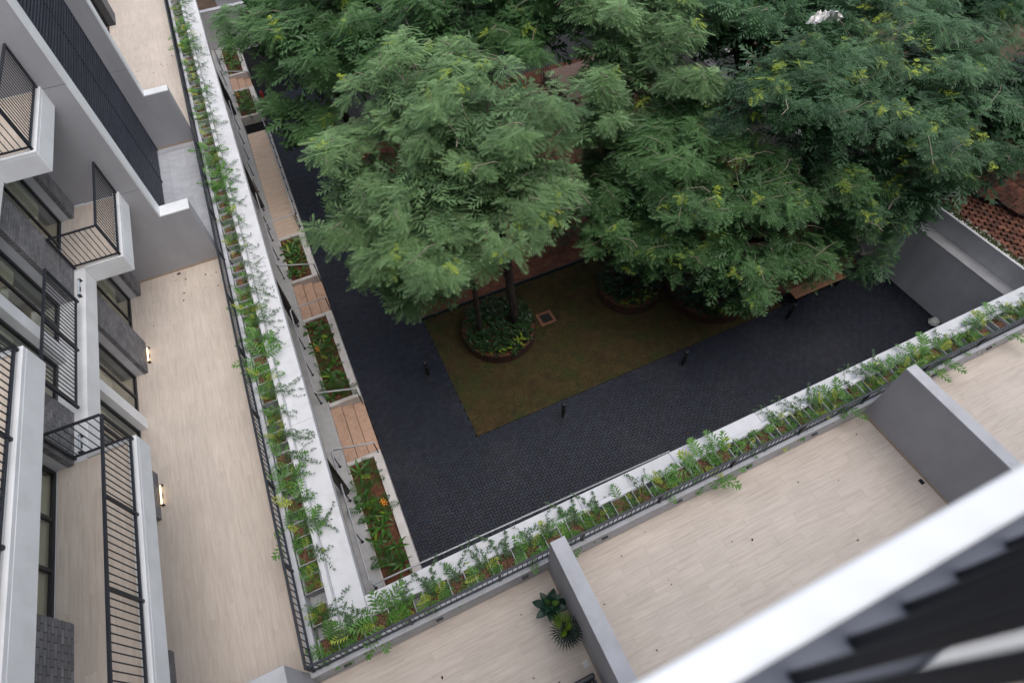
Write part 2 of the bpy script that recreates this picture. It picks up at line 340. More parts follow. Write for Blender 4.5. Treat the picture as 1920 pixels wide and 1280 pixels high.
# ---- covered walkway, ramp and steps on the west side of the courtyard
box('walkway', -6.6, -3.02, 1.0, 42.4, GZ-.03, WZ, 'walk_tile', kind='structure')
box('walkway_border', -3.018, -2.45, 1.0, 42.4, GZ-.03, WZ+.004, 'walk_border', kind='structure', bev=.01)
ry0, ry1 = 22.55, 32.45
def wedge(x0, x1, ya, yb, za, zb, zbot):
    V = [(x0,ya,zbot),(x1,ya,zbot),(x1,yb,zbot),(x0,yb,zbot),(x0,ya,za),(x1,ya,za),(x1,yb,zb),(x0,yb,zb)]
    m = MB(); m.V = V; m.F = [(0,3,2,1),(4,5,6,7),(0,1,5,4),(1,2,6,5),(2,3,7,6),(3,0,4,7)]; return m
wedge(-2.446, -1.36, ry0, ry1, WZ, GZ+.012, GZ-.02).build('ramp', 'ramp_tile', kind='structure')
wedge(-1.358, -1.2, ry0, ry1, WZ+.05, GZ+.05, GZ-.02).build('ramp_kerb', 'bed_wall', kind='structure')

def steps(y0, y1, label):
    t = thing('garden_steps', (-1.85, (y0+y1)/2, GZ), label, 'steps', 'terracotta garden steps')
    for k in range(3):
        x0 = -2.446+k*.405; z = WZ-.11*(k+1)
        box('tread', x0, x0+.397, y0, y1, GZ-.02, z, 'terracotta', t, bev=.008)
        if k < 2: box('nosing', x0+.398, x0+.404, y0, y1, GZ-.02, z-.006, 'nosing', t)
steps(10.14, 12.56, 'three terracotta steps between the two long raised beds nearest the corner')
steps(17.2, 19.38, 'three terracotta steps between the short raised bed and the middle long bed')
steps(36.6, 38.35, 'three terracotta steps at the far end, beyond the long ramp')

def bed(y0, y1, label):
    t = thing('raised_bed', (-1.83, (y0+y1)/2, GZ), label, 'planter', 'raised beds along the walkway')
    box('wall', -1.5, -1.22, y0, y1, GZ-.02, GZ+.50, 'bed_wall', t, bev=.012)
    box('wall', -2.43, -1.502, y0, y0+.16, GZ-.02, GZ+.497, 'bed_wall', t, bev=.012)
    box('wall', -2.43, -1.502, y1-.16, y1, GZ-.02, GZ+.497, 'bed_wall', t, bev=.012)
    box('wall', -2.444, -2.40, y0+.161, y1-.161, GZ-.02, GZ+.47, 'bed_wall', t)
    m = MB(); nx, ny = 8, max(6, int((y1-y0)*8)); b = 0
    for j in range(ny+1):
        for i in range(nx+1): m.V.append((-2.398+i*.894/nx, y0+.162+(y1-y0-.324)*j/ny, GZ+.40+random.uniform(-.02,.035)))
    for j in range(ny):
        for i in range(nx): q = j*(nx+1)+i; m.F.append((q,q+1,q+nx+2,q+nx+1))
    m.build('soil', 'bed_soil', t, smooth=True)
    return t
bed(3.9, 10.12, 'pale raised bed nearest the corner, brown soil with orange blooms')
bed(12.58, 17.18, 'long pale raised bed between the two flights of terracotta steps')
bed(19.4, 22.52, 'short pale raised bed at the near end of the ramp')
bed(33.4, 36.58, 'pale raised bed at the far foot of the ramp, yellow-green plants')
bed(38.37, 42.3, 'farthest pale raised bed, against the grey end wall')

# ================================================================== PODIUM AND TERRACES
pod = thing('podium', (-6, 10, GZ), 'two-storey podium carrying the terraces around the courtyard', 'building')
box('slab', -11, -2.35, -6, 42.4, -.55, -.03, 'grey_paint', pod)
box('slab', -2.349, 32, -6, 3.40, -.55, -.03, 'grey_paint', pod)
box('rear_wall', -6.9, -6.62, 1.0, 42.4, GZ-.03, -.552, 'grey_paint', pod)
box('rear_wall', -6.6, 32, -1.4, -1.1, GZ-.03, -.552, 'grey_paint', pod)
# edge planter: kerb, trough, inner wall, white coping (west arm then south arm)
box('kerb', -3.27, -3.08, 2.852, 42.3, -.03, .55, 'wall_cap', pod, bev=.008)
box('kerb', -3.27, 32, 2.67, 2.85, -.03, .552, 'wall_cap', pod, bev=.008)
box('trough_floor', -3.079, -2.68, 2.852, 42.3, -.03, .12, 'wall_cap', pod)
box('trough_floor', -2.679, 32, 2.852, 3.26, -.03, .12, 'wall_cap', pod)
box('trough_wall', -2.68, -2.57, 3.262, 42.3, -.03, .55, 'coping_white', pod, bev=.008)
box('trough_wall', -2.569, 32, 3.262, 3.36, -.03, .47, 'coping_white', pod, bev=.008)
y = 3.362
while y < 42.3:
    b = min(y+2.4, 42.3); box('coping', -2.569, -2.03+random.uniform(-.002,.002), y+.002, b-.002, .08, .35+random.uniform(-.0015,.0015), 'coping_white', pod, bev=.012); y = b
x = -2.026
while x < 32:
    b = min(x+2.4, 32); box('coping', x+.002, b-.002, 3.362, 3.70+random.uniform(-.002,.002), .08, .352+random.uniform(-.0015,.0015), 'coping_white', pod, bev=.012); x = b
cm_ = MB().tube([(0,0,0),(0,0,5.51)], .13, 20).mesh('column', 'black_frame', True)
for i, y in enumerate((9.1, 17.2, 25.15, 34.0)):
    t = thing('column', (-2.72, y, WZ), '%s round black column from the corner under the white coping' % ORD[i], 'column', 'black columns of the walkway')
    inst(cm_, 'shaft', (-2.72, y, WZ+.004), t)
    MB().tube([(-2.72,y,WZ+.004),(-2.72,y,WZ+.05)], .17, 20).build('base_ring', 'walk_border', t)

# ---- terrace floors, tile by tile
def plank_mesh(lx, ly, m): return MB().box(-lx/2+.0007, lx/2-.0007, -ly/2+.0007, ly/2-.0007, 0, .010, .0008).mesh('floor_tile', m)
fl_w = box('west_terrace_floor', -6.15, -3.271, 2.0, 15.2, -.028, -.0105, 'grout', kind='structure')
fl_m = box('middle_terrace_floor', -4.78, -3.271, 15.62, 21.9, -.028, -.0105, 'grout', kind='structure')
fl_n = box('north_terrace_floor', -6.15, -3.271, 22.3, 42.2, -.028, -.0105, 'grout', kind='structure')
fl_s = box('south_terrace_floor', -3.269, 24, -3.39, 2.669, -.028, -.0105, 'grout', kind='structure')
def lay_y(parent, x0, x1, y0, y1, w=.2, L=1.2, m='tile_y'):
    me = {}; i = 0; x = x0
    while x < x1-.02:
        ww = min(w, x1-x); y = y0 - ((i*.437) % 1.0)*L
        while y < y1-.01:
            a, b = max(y, y0), min(y+L, y1)
            if b-a > .03:
                key = (round(ww,3), round(b-a,3))
                if key not in me: me[key] = plank_mesh(ww, b-a, m)
                inst(me[key], 'floor_tile', (x+ww/2, (a+b)/2, -.010+random.uniform(0,.0006)), parent)
            y += L
        x += w; i += 1
def lay_x(parent, x0, x1, y0, y1, w=.2, L=1.2, m='tile_x'):
    me = {}; i = 0; y = y0
    while y < y1-.02:
        ww = min(w, y1-y); x = x0 - ((i*.437) % 1.0)*L
        while x < x1-.01:
            a, b = max(x, x0), min(x+L, x1)
            if b-a > .03:
                key = (round(b-a,3), round(ww,3))
                if key not in me: me[key] = plank_mesh(b-a, ww, m)
                inst(me[key], 'floor_tile', ((a+b)/2, y+ww/2, -.010+random.uniform(0,.0006)), parent)
            x += L
        y += w; i += 1
lay_y(fl_w, -6.12, -3.275, 2.5, 15.19); lay_y(fl_n, -6.12, -3.275, 22.32, 41.0); lay_x(fl_s, -3.26, 16.4, -.35, 2.665)
gme = MB().box(-.2985,.2985,-.2985,.2985,0,.010,.002).mesh('floor_tile', 'tile_grey')
for i in range(3):
    for j in range(11):
        x, y = -3.275-.3-.6*i, 15.66+.3+.6*j
        if x-.3 > -5.2 and y+.3 < 22.3: inst(gme, 'floor_tile', (x, y-.03 if y+.3 > 21.9 else y, -.010), fl_m)

# ---- terrace divider walls
def divider(x0, x1, y0, y1, h, label, skirts):
    t = thing('divider_wall', ((x0+x1)/2, (y0+y1)/2, 0), label, 'wall', 'grey terrace divider walls')
    box('wall_body', x0, x1, y0, y1, -.02, h-.03, 'grey_paint', t); box('wall_top', x0-.001, x1+.001, y0, y1+.001, h-.03, h, 'wall_cap', t, bev=.006)
    for s in skirts: box('skirting', *s, .001, .075, 'skirting', t)
divider(1.59, 1.89, -3.39, 2.665, 1.89, 'grey divider wall with two leafy plants at its foot', [(1.578,1.589,-3.38,2.66),(1.891,1.902,-3.38,2.66)])
divider(10.10, 10.37, -3.39, 2.665, 2.0, 'grey divider wall at right, tall face turned to the empty terrace', [(10.088,10.099,-3.38,2.66),(10.371,10.382,-3.38,2.66)])
divider(-6.15, -3.272, 2.47, 2.76, 1.9, 'grey divider wall at the bottom corner, only its end showing', [(-6.1,-3.28,2.761,2.772)])

# ================================================================== RAILINGS
def rail_along(t, axis, c, a0, a1, zb, zt, step, bar=.014, rw=.05, rh=.03, posts=(), skip_ends=True):
    """railing in the plane (axis = c) running a0..a1 along the other axis: two rails, flat bars, posts"""
    def bx(a, b, z0, z1, w, nm):
        if axis == 'x': return box(nm, c-w/2, c+w/2, a, b, z0, z1, 'black_metal', t, bev=.003)
        return box(nm, a, b, c-w/2, c+w/2, z0, z1, 'black_metal', t, bev=.003)
    bx(a0, a1, zt-rh, zt, rw, 'top_rail'); bx(a0, a1, zb, zb+rh, rw*.8, 'bottom_rail')
    m = MB().box(-bar/2, bar/2, -bar/2, bar/2, 0, zt-zb-2*rh-.002).mesh('bar', 'black_metal')
    n = int(round((a1-a0)/step)); 
    for i in range(1, n):
        a = a0+(a1-a0)*i/n
        if any(abs(a-p) < step*.45 for p in posts): continue
        inst(m, 'bar', (c, a, zb+rh+.001) if axis == 'x' else (a, c, zb+rh+.001), t)
    for p in posts:
        pz = zb-.06
        if axis == 'x': box('post', c-.024, c+.024, p-.024, p+.024, pz, zt-.0005-rh, 'black_metal', t)
        else: box('post', p-.024, p+.024, c-.024, c+.024, pz, zt-.0005-rh, 'black_metal', t)

tw = thing('planter_railing', (-3.17, 22, .55), 'long dark metal railing beside the left row of pots', 'railing', 'dark railings of the edge planters')
pw = [2.77+1.93*i for i in range(21)]
rail_along(tw, 'x', -3.18, 2.735, 42.2, .62, 1.09, .136, posts=pw)
for p in pw: box('bracket', -3.31, -3.272, p-.03+.25, p+.03+.25, .30, .38, 'black_metal', tw)
ts = thing('planter_railing', (8, 2.76, .55), 'long dark metal railing beside the lower row of pots', 'railing', 'dark railings of the edge planters')
ps = [-3.13+1.85*i for i in range(14)]
rail_along(ts, 'y', 2.765, -3.145, 22.0, .62, 1.04, .108, posts=ps[1:])
for p in ps: box('bracket', p+.42, p+.56, 2.632, 2.668, .30, .36, 'black_metal', ts)

# ================================================================== WEST BUILDING
wb = thing('west_building', (-7, 18, 0), 'grey and white apartment wing with dark brick piers and balconies at left', 'building')
LEV = [(0.0, 2.57), (3.0, 5.5), (5.9, 8.5)]
PIERS = [(14.64, 15.195), (11.65, 12.75), (7.30, 8.50), (3.25, 4.42), (-.9, .3)]
for (z0, z1) in ((2.57, 3.0), (5.5, 5.9), (8.5, 8.9)):
    box('floor_slab', -11, -5.57, -2, 15.195, z0, z1, 'white_paint', wb, bev=.008)
BAYS = [(12.75,14.64,2,None), (8.5,11.65,4,(9.88,10.2)), (4.42,7.30,3,None), (.3,3.25,3,None)]
box('back_wall', -11, -9.6, -2, 15.19, .001, 8.49, 'interior_wall', wb)
brh = MB().box(0,.012,-.111,.111,-.034,.034,.004).mesh('brick', 'dark_brick')
bricks_near = []; bricks_far = []
for li, (z0, z1) in enumerate(LEV):
    zf = z0 if li else .001
    box('room_floor', -9.6, -6.2, -2, 15.19, zf+.001, zf+.012, 'interior_floor', wb)
    for pi, (y0, y1) in enumerate(PIERS):
        box('pier', -5.912, -5.812, y0+.01, y1-.01, zf, z1-.001, 'mortar', wb)
        box('reveal', -6.45, -5.9125, y0+.006, y1-.006, zf, z1-.001, 'wall_cap', wb)
        box('partition', -9.6, -6.451, (y0+y1)/2-.08, (y0+y1)/2+.08, zf+.012, z1-.001, 'interior_wall', wb)
        nc = int((z1-zf)/.0745)
        for c in range(nc):
            z = zf+.0745*(c+.5)
            off = .1165 if c % 2 else 0
            y = y0-off
            while y < y1-.01:
                a, b = max(y, y0+.001), min(y+.220, y1-.001)
                if b-a > .03: (bricks_near if (pi in (2,3) and li == 1) else bricks_far).append((a, b, z))
                y += .233
            # soldier return at the two sides of the pier
            for (s0, s1) in ((y0-.001, y0+.0095), (y1-.0095, y1+.001)):
                bricks_far.append((s0, s1, z, -5.905, -5.815))
bricks_near.sort(key=lambda b: (b[0]-4.0)**2*.2 + (b[2]-3.4)**2)
bricks_far += bricks_near[300:]
bcache = {}
for (a, b, z) in bricks_near[:300]:
    L_ = round(b-a, 3); k = (L_, random.randrange(5))
    if k not in bcache: bcache[k] = tinted(MB().box(0,.0125,-L_/2,L_/2,-.0305,.0305,.003).mesh('brick', 'dark_brick'), (k[1]+.5)/5)
    inst(bcache[k], 'brick', (-5.8125, (a+b)/2, z), wb)
mb = MB()
for t_ in bricks_far:
    if len(t_) == 3: mb.box(-5.8125, -5.80, t_[0], t_[1], t_[2]-.0305, t_[2]+.0305)
    else: mb.box(t_[3], t_[4], t_[0], t_[1], t_[2]-.0305, t_[2]+.0305)
bo = mb.build('bricks', 'dark_brick', wb, kind='stuff')
ta = bo.data.attributes.new('tint', 'FLOAT', 'POINT'); ta.data.foreach_set('value', np.repeat(RNG.uniform(0,1,len(mb.V)//8), 8).astype(np.float32))

def window(parent, y0, y1, z0, z1, nmull, xf=-6.13, fw=.07, pane_brightener=.45):
    w = bpy.data.objects.new('window', None); link(w, (xf, (y0+y1)/2, z0), parent)
    box('frame', xf-.03, xf+.03, y0, y0+fw, z0, z1, 'black_frame', w); box('frame', xf-.03, xf+.03, y1-fw, y1, z0, z1, 'black_frame', w)
    box('frame', xf-.03, xf+.03, y0+fw, y1-fw, z0, z0+fw, 'black_frame', w); box('frame', xf-.03, xf+.03, y0+fw, y1-fw, z1-fw-.1, z1, 'black_frame', w)
    n = nmull+1; L = (y1-y0-2*fw)/n
    for i in range(n):
        a = y0+fw+i*L
        if i: box('mullion', xf-.025, xf+.025, a-.035, a+.035, z0+fw, z1-fw-.1, 'black_frame', w)
        bl = 1.0 if pane_brightener is None else pane_brightener*random.uniform(.7,1.3)
        if bl > .1: box('pane_brightener', xf-.09, xf-.08, a+.02, a+L-.02, max(z0+.05, z1-.15-(z1-z0)*bl), z1-.12, 'pane_brightener', w)  # pale panel added behind the glass so the dark pane looks brighter
        box('pane', xf-.004, xf+.004, a+(.036 if i else .001), a+L-(.036 if i < n-1 else .001), z0+fw+.001, z1-fw-.101, 'glass', w)
for li, (z0, z1) in enumerate(LEV):
    zf = z0 if li else .001
    for (y0, y1, k, pil) in BAYS:
        if pil:
            box('pilaster', -6.3, -5.93, pil[0], pil[1], zf, z1-.001, 'white_paint', wb, bev=.008)
            window(wb, y0, pil[0], zf+.001, z1-.002, 1); window(wb, pil[1], y1, zf+.001, z1-.002, 1)
        else: window(wb, y0, y1, zf+.001, z1-.002, k-1, pane_brightener=None if k == 3 else .6)
# balconies
for li, zt in ((1, 3.0), (2, 5.9)):
    for (y0, y1) in ((12.60, 15.195), (-1.5, 7.45)):
        box('balcony_slab', -5.569, -4.70, y0, y1, zt-.43, zt-.02, 'white_paint', wb, bev=.012)
        box('balcony_rim', -4.86, -4.702, y0+.002, y1-.001, zt-.02, zt+.05, 'white_paint', wb, bev=.012)
        box('balcony_rim', -5.56, -4.861, y0+.002, y0+.10, zt-.02, zt+.05, 'white_paint', wb, bev=.012) if y0 > 5 else None
        box('balcony_rim', -5.56, -4.861, y1-.10, y1-.002, zt-.02, zt+.05, 'white_paint', wb, bev=.012) if y0 < 5 else None
        fb = box('balcony_floor', -6.08, -4.862, y0+.11, y1-.11, zt-.0195, zt+.003, 'grout', wb)
        yy = y0+.12
        for i in range(6):
            xa = -6.07+i*.2; ww = min(.2, -4.864-xa); y = y0+.115-((i*.437) % 1)*1.2
            while y < y1-.12:
                a, b = max(y, y0+.112), min(y+1.2, y1-.112)
                if b-a > .05:
                    box('floor_tile', xa+.001, xa+ww-.001, a+.001, b-.001, zt+.0032, zt+.009, 'tile_y', fb)
                y += 1.2
        rl = bpy.data.objects.new('balcony_railing', None); link(rl, (-4.76, y0+.05, zt+.05), wb)
        zb, ztp = zt+.11, zt+1.0
        if y0 > 5:
            rail_along(rl, 'x', -4.765, y0+.055, y1-.01, zb, ztp, .118, posts=[y0+.055+.024, y1-.05])
            rail_along(rl, 'y', y0+.052, -5.78, -4.792, zb, ztp, .115, posts=[-5.75])
        else:
            rail_along(rl, 'x', -4.765, y0+.01, y1-.06, zb, ztp, .125, posts=[1.3, 2.8, 4.27, 5.79, y1-.06-.024])
            rail_along(rl, 'y', y1-.058, -5.78, -4.792, zb, ztp, .125, posts=[-5.75])
    rl = bpy.data.objects.new('window_railing', None); link(rl, (-5.63, 10, zt+.1), wb)
    rail_along(rl, 'x', -5.63, 8.42, 11.40, zt+.22, zt+1.22, .105, posts=[8.45, 9.93, 11.37])
# fin walls with stepped garden-wall ends, louvre screen between them
for (y0, y1) in ((15.2, 15.66), (21.93, 22.30)):
    for (za, zb) in ((-.02, 2.93), (2.942, 5.86), (5.872, 8.8), (8.812, 12.0)):
        box('fin_wall', -11, -4.24, y0, y1, za, zb, 'grey_paint', wb); box('fin_edge', -4.2395, -4.20, y0-.001, y1+.001, max(za,1.986), zb, 'white_paint', wb)
    box('fin_core', -10.9, -4.26, y0+.02, y1-.02, 0, 11.9, 'mortar', wb)
    box('fin_wall', -4.2395, -3.43, y0, y1, -.02, 1.95, 'grey_paint', wb); box('fin_cap', -4.239, -3.428, y0-.001, y1+.001, 1.951, 1.985, 'white_paint', wb, bev=.006)
    box('skirting', -6.1, -3.44, y0-.012, y0-.001, .001, .075, 'skirting', wb)
box('rear_screen_wall', -5.6, -5.05, 15.661, 21.929, -.02, 12, 'mortar', wb)
ls = bpy.data.objects.new('louvre_screen', None); link(ls, (-4.8, 18.8, 0), wb)
L = 21.925-15.665
sme = MB().box(-.03,.03,-L/2,L/2,-.026,.026).mesh('slat', 'louvre_metal'); z = .12
while z < 10.5: inst(sme, 'slat', (-4.80, (15.665+21.925)/2, z), ls); z += .108
for y in (15.72, 17.8, 19.85, 21.86): box('stile', -4.79, -4.755, y-.02, y+.02, .02, 10.6, 'louvre_metal', ls)
# north part of the facade beyond the second fin
box('north_wall', -11, -6.2, 22.301, 42.3, 3.0, 9, 'white_paint', wb)
for (y0, y1) in ((24.6,25.7),(28.9,30.0),(33.2,34.4),(38.5,39.6)):
    box('pier', -6.4, -5.815, y0, y1, .001, 2.999, 'mortar', wb); 
    m = MB()
    for c in range(39):
        y = y0-(.1165 if c % 2 else 0)
        while y < y1-.02:
            m.box(-5.8145, -5.803, max(y,y0), min(y+.226,y1), .004+c*.0745, .071+c*.0745); y += .233
    m.build('bricks', 'dark_brick', wb, kind='stuff')
for (y0, y1) in ((22.31,24.59),(25.71,28.89),(30.01,33.19),(34.41,38.49),(39.61,42.2)): window(wb, y0, y1, .001, 2.9, 2)
box('room_floor', -10.9, -6.21, 22.31, 42.2, .001, .012, 'interior_floor', wb); box('back_wall', -11, -10, 22.31, 42.2, .013, 2.99, 'interior_wall', wb)

# linear uplights at the foot of the piers
def uplight(x, y, z, L, lit, label):
    t = thing('linear_uplight', (x, y, z), label, 'lamp', 'linear uplights at the brick piers')
    MB().tube([(x, y-L/2, z+.07), (x, y+L/2, z+.07)], .018, 12).build('tube', 'lamp_lit' if lit else 'lamp_off', t, smooth=False)
    for s in (-1, 1):
        box('bracket', x-.02, x+.05, y+s*(L/2+.008)-.007, y+s*(L/2+.008)+.007, z, z+.095, 'black_frame', t)
    box('base', x-.012, x+.012, y-.06, y+.06, z, z+.045, 'black_frame', t)
uplight(-5.74, 12.22, 0.003, .50, True, 'lit linear uplight on the terrace below the near balcony at centre left')
uplight(-5.74, 7.88, 0.003, .50, True, 'lit linear uplight half hidden by the long lower balcony')
uplight(-5.67, 11.95, 3.001, .50, False, 'unlit tube light on the white ledge beside the upper small balcony')
uplight(-5.67, 7.68, 3.001, .36, False, 'unlit tube light on the white ledge seen through the balcony bars')

# ================================================================== FOREGROUND BALCONY (bottom right)
FZ = 11.5
fb = thing('near_balcony', (2, -.6, FZ), 'blurred white balcony edge with dark bars in the near corner', 'balcony')
box('slab', -.6, 5, -1.39, .004, FZ-.30, FZ-.05, 'white_paint', fb, bev=.01)
box('rim', -.6, 5, -.052, .012, FZ-.049, FZ, 'near_white', fb, bev=.006)
box('channel', -.6, 5, -.15, -.053, FZ-.049, FZ-.028, 'channel_grey', fb); box('inner_kerb', -.6, 5, -.205, -.151, FZ-.049, FZ-.010, 'white_paint', fb)
box('floor', -.6, 5, -1.39, -.206, FZ-.049, FZ-.03, 'tile_x', fb)
brm = MB().box(-.007,.007,-.0105,.0105,0,.885,.002).mesh('bar', 'bar_black')
for k in range(38): inst(brm, 'bar', (.285+.116*k, -.085, FZ-.027), fb)
box('top_rail', .25, 5, -.1, -.05, FZ+.884, FZ+.92, 'black_metal', fb)
sb = thing('south_building', (4, -2, 0), 'apartment wing behind the camera that carries the near balcony', 'building')
box('wall', -11, 32, -4.0, -3.40, .001, 14.5, 'white_paint', sb); box('floor_slab', -.6, 5, -3.399, -1.391, FZ-.30, FZ-.05, 'white_paint', sb)

# ================================================================== HANDRAILS
def handrail(name_label, pts, posts, zbase):
    t = thing('handrail', (pts[0][0], pts[0][1], WZ), name_label, 'handrail', 'steel handrails on black posts')
    MB().tube(pts, .028, 10).build('rail', 'steel', t, smooth=True)
    for (x, y, zt, zb) in posts:
        MB().tube([(x,y,zb),(x,y,zt-.02)], .02, 8).build('post', 'black_metal', t)
        MB().tube([(x,y,zb),(x,y,zb+.015)], .05, 12).build('base_plate', 'black_metal', t)
HZ = WZ+.95; XR = -2.68; z0_ = WZ+.005
handrail('handrail along the lower courtyard edge turning up beside the nearest bed',
    [(7.6,5.42,GZ+1.3),(-2.60,5.55,HZ),(XR,5.65,HZ),(XR,10.2,HZ),(-2.6,10.28,HZ),(-1.28,10.02,HZ-.12)],
    [(x,5.45+(.10*(7.6-x)/10.3),GZ+1.3+(HZ-GZ-1.3)*(7.6-x)/10.3,GZ) for x in (7.5,5.9,4.3,2.7,1.1,-.5)] + [(XR,y,HZ,z0_) for y in (5.7,7.25,8.75,10.1)] + [(-1.3,10.03,HZ-.12,GZ)], 0)
handrail('handrail around the middle long raised bed',
    [(-1.26,12.40,HZ-.12),(-2.6,12.75,HZ),(XR,12.85,HZ),(XR,17.0,HZ),(-2.6,17.1,HZ),(-1.22,17.2,HZ-.12)],
    [(XR,y,HZ,z0_) for y in (12.9,14.3,15.7,16.95)] + [(-1.28,12.42,HZ-.12,GZ),(-1.24,17.19,HZ-.12,GZ)], 0)
handrail('handrail around the short raised bed beside the ramp',
    [(-1.22,19.3,HZ-.12),(-2.6,19.75,HZ),(XR,19.85,HZ),(XR,22.62,HZ),(-2.6,22.7,HZ),(-1.34,22.7,HZ)],
    [(XR,y,HZ,z0_) for y in (19.9,21.2,22.55)] + [(-1.24,19.32,HZ-.12,GZ),(-1.36,22.7,HZ,WZ)], 0)
def rz(y): return WZ+(GZ-WZ)*(y-ry0)/(ry1-ry0)
handrail('outer handrail sloping down the ramp', [(-1.30,22.8,rz(22.8)+.95),(-1.30,32.4,rz(32.4)+.95)], [(-1.30,22.9+1.05*i,rz(22.9+1.05*i)+.95,rz(22.9+1.05*i)+.05) for i in range(10)], 0)
handrail('inner handrail on the walkway edge beside the ramp', [(XR,23.2,HZ),(XR,35.4,HZ)], [(XR,23.4+1.5*i,HZ,z0_) for i in range(9)], 0)
handrail('short handrail crossing the farthest steps', [(-1.2,36.75,HZ-.12),(-2.6,37.3,HZ),(XR,37.4,HZ),(XR,39.6,HZ)], [(XR,37.5,HZ,z0_),(XR,39.4,HZ,z0_),(-1.22,36.76,HZ-.12,GZ)], 0)
handrail('handrail over the farthest raised bed', [(XR,40.2,HZ),(-1.3,39.9,HZ-.1)], [(XR,40.2,HZ,z0_),(-1.3,39.9,HZ-.1,GZ+.5)], 0)

# ================================================================== COURTYARD THINGS
def bollard(x, y, label):
    t = thing('bollard', (x, y, GZ), label, 'bollard', 'black bollard lights')
    MB().tube([(x,y,GZ+.012),(x,y,GZ+.80)], .075, 16).build('shaft', 'black_frame', t, smooth=True)
    MB().tube([(x,y,GZ+.803),(x,y,GZ+.90)], .085, 16).build('cap', 'black_metal', t, smooth=True)
    MB().tube([(x,y,GZ+.002),(x,y,GZ+.0118)], .12, 16).build('base_plate', 'black_metal', t)
bollard(1.44, 12.66, 'black bollard on the left path beside the lawn edge')
bollard(5.39, 8.72, 'black bollard below the near edge of the lawn, close to its corner')
bollard(10.69, 8.71, 'black bollard at the right part of the lawn edge')
bollard(15.86, 8.75, 'black bollard in front of the brown wooden bench')

def ring_planter(cx, cy, r, label):
    t = thing('ring_planter', (cx, cy, GZ), label, 'planter', 'round rusty steel tree planters')
    MB().ringwall(cx, cy, r-.02, r, GZ+.005, GZ+.45, 56).build('ring', 'corten', t)
    MB().ringwall(cx, cy, r-.021, r+.004, GZ+.451, GZ+.465, 56).build('rim', 'corten', t)
    m = MB(); m.prism([(cx+(r-.022)*math.cos(2*math.pi*k/40), cy+(r-.022)*math.sin(2*math.pi*k/40)) for k in range(40)], GZ+.1, GZ+.36)
    m.build('soil', 'bed_soil', t)
ring_planter(4.80, 13.30, 1.52, 'round rusty tree planter with two trunks, nearest the lawn corner')
ring_planter(10.75, 12.95, 1.35, 'round rusty tree planter in the middle of the lawn under the leaves')
ring_planter(13.75, 11.35, 1.75, 'round rusty tree planter at the right of the lawn, in deep shade')

t = thing('drain_pit', (6.88, 13.1, GZ), 'small square brick-edged drain pit in the lawn beside the big planter', 'drain')
box('edge', 6.53, 6.66, 12.78, 13.46, GZ-.009, GZ+.05, 'drain_brick', t, bev=.01); box('edge', 7.10, 7.23, 12.78, 13.46, GZ-.009, GZ+.05, 'drain_brick', t, bev=.01)
box('edge', 6.661, 7.099, 12.78, 12.90, GZ-.009, GZ+.049, 'drain_brick', t, bev=.01); box('edge', 6.661, 7.099, 13.34, 13.46, GZ-.009, GZ+.049, 'drain_brick', t, bev=.01)
box('grate', 6.661, 7.099, 12.901, 13.339, GZ+.0125, GZ+.018, 'black_frame', t)
t = thing('bench', (17.8, 9.5, GZ), 'brown wooden bench half hidden by hanging leaves at right', 'bench')
for k in range(3): box('seat_board', 16.5, 19.2, 9.20+k*.17, 9.355+k*.17, GZ+.40, GZ+.44, 'bench_wood', t, bev=.006)
for x in (16.7, 18.9):
    for y in (9.24, 9.62): box('leg', x-.04, x+.04, y-.04, y+.04, GZ+.002, GZ+.399, 'black_frame', t)

# boundary wall, taller wall behind it, old clay roof, end wall
t = thing('boundary_wall', (21.5, 20, GZ), 'plain grey boundary wall closing the courtyard at right', 'wall')
box('wall_body', 21.2, 21.73, 2.0, 44, GZ-.2, -3.84, 'boundary_grey', t); box('wall_top', 21.19, 21.735, 2.0, 44, -3.839, -3.80, 'cap_grey', t, bev=.01)
t = thing('neighbour_wall', (21.9, 20, GZ), 'taller grey wall behind the boundary wall, moss along its top', 'wall')
box('wall_body', 21.74, 21.95, 2.0, 44, GZ-.2, -2.99, 'boundary_grey', t)
m = MB()
for i in range(1500):
    y = random.uniform(3, 13); x = min(22.2, 21.86+abs(random.gauss(0,.10))); r = random.uniform(.012,.05); h = random.uniform(.01,.06); b = len(m.V)
    k = 5
    m.V += [(x+r*math.cos(6.283*q/k+i), y+r*math.sin(6.283*q/k+i), -2.995) for q in range(k)] + [(x+random.uniform(-.01,.01), y, -2.99+h)]
    m.F += [(b+q, b+(q+1) % k, b+k) for q in range(k)]
m.build('moss', 'moss', t, kind='stuff')
m = MB()
for i in range(70):
    y = random.uniform(2, 8.5); x = random.uniform(21.96, 22.2); r = random.uniform(.02,.06)
    m.box(x-r, x+r, y-r*.8, y+r*.8, -3.05, -2.99+r*.5, r*.3)
rub = m.build('rubble', 'rubble', t, kind='stuff')
def tile_plane(t, name, tl, tw_, ang, tilt, pts, thick=.045):
    me = MB().box(-tl*.485, tl*.485, -tw_*.60, tw_*.52, 0, thick, .010).mesh(name, 'clay_tile')
    for (x, y, z) in pts:
        o = inst(me, name, (x, y, z), t)
        o.rotation_euler = (Matrix.Rotation(ang+random.uniform(-.05,.05), 3, 'Z') @ Matrix.Rotation(tilt+random.uniform(-.03,.03), 3, 'X')).to_euler()
t = thing('brick_ledge', (22.6, 7.5, -3.2), 'strip of small old red bricks just behind the mossy wall at right', 'bricks')
pts = []; a = math.radians(-24); ca, sa = math.cos(a), math.sin(a)
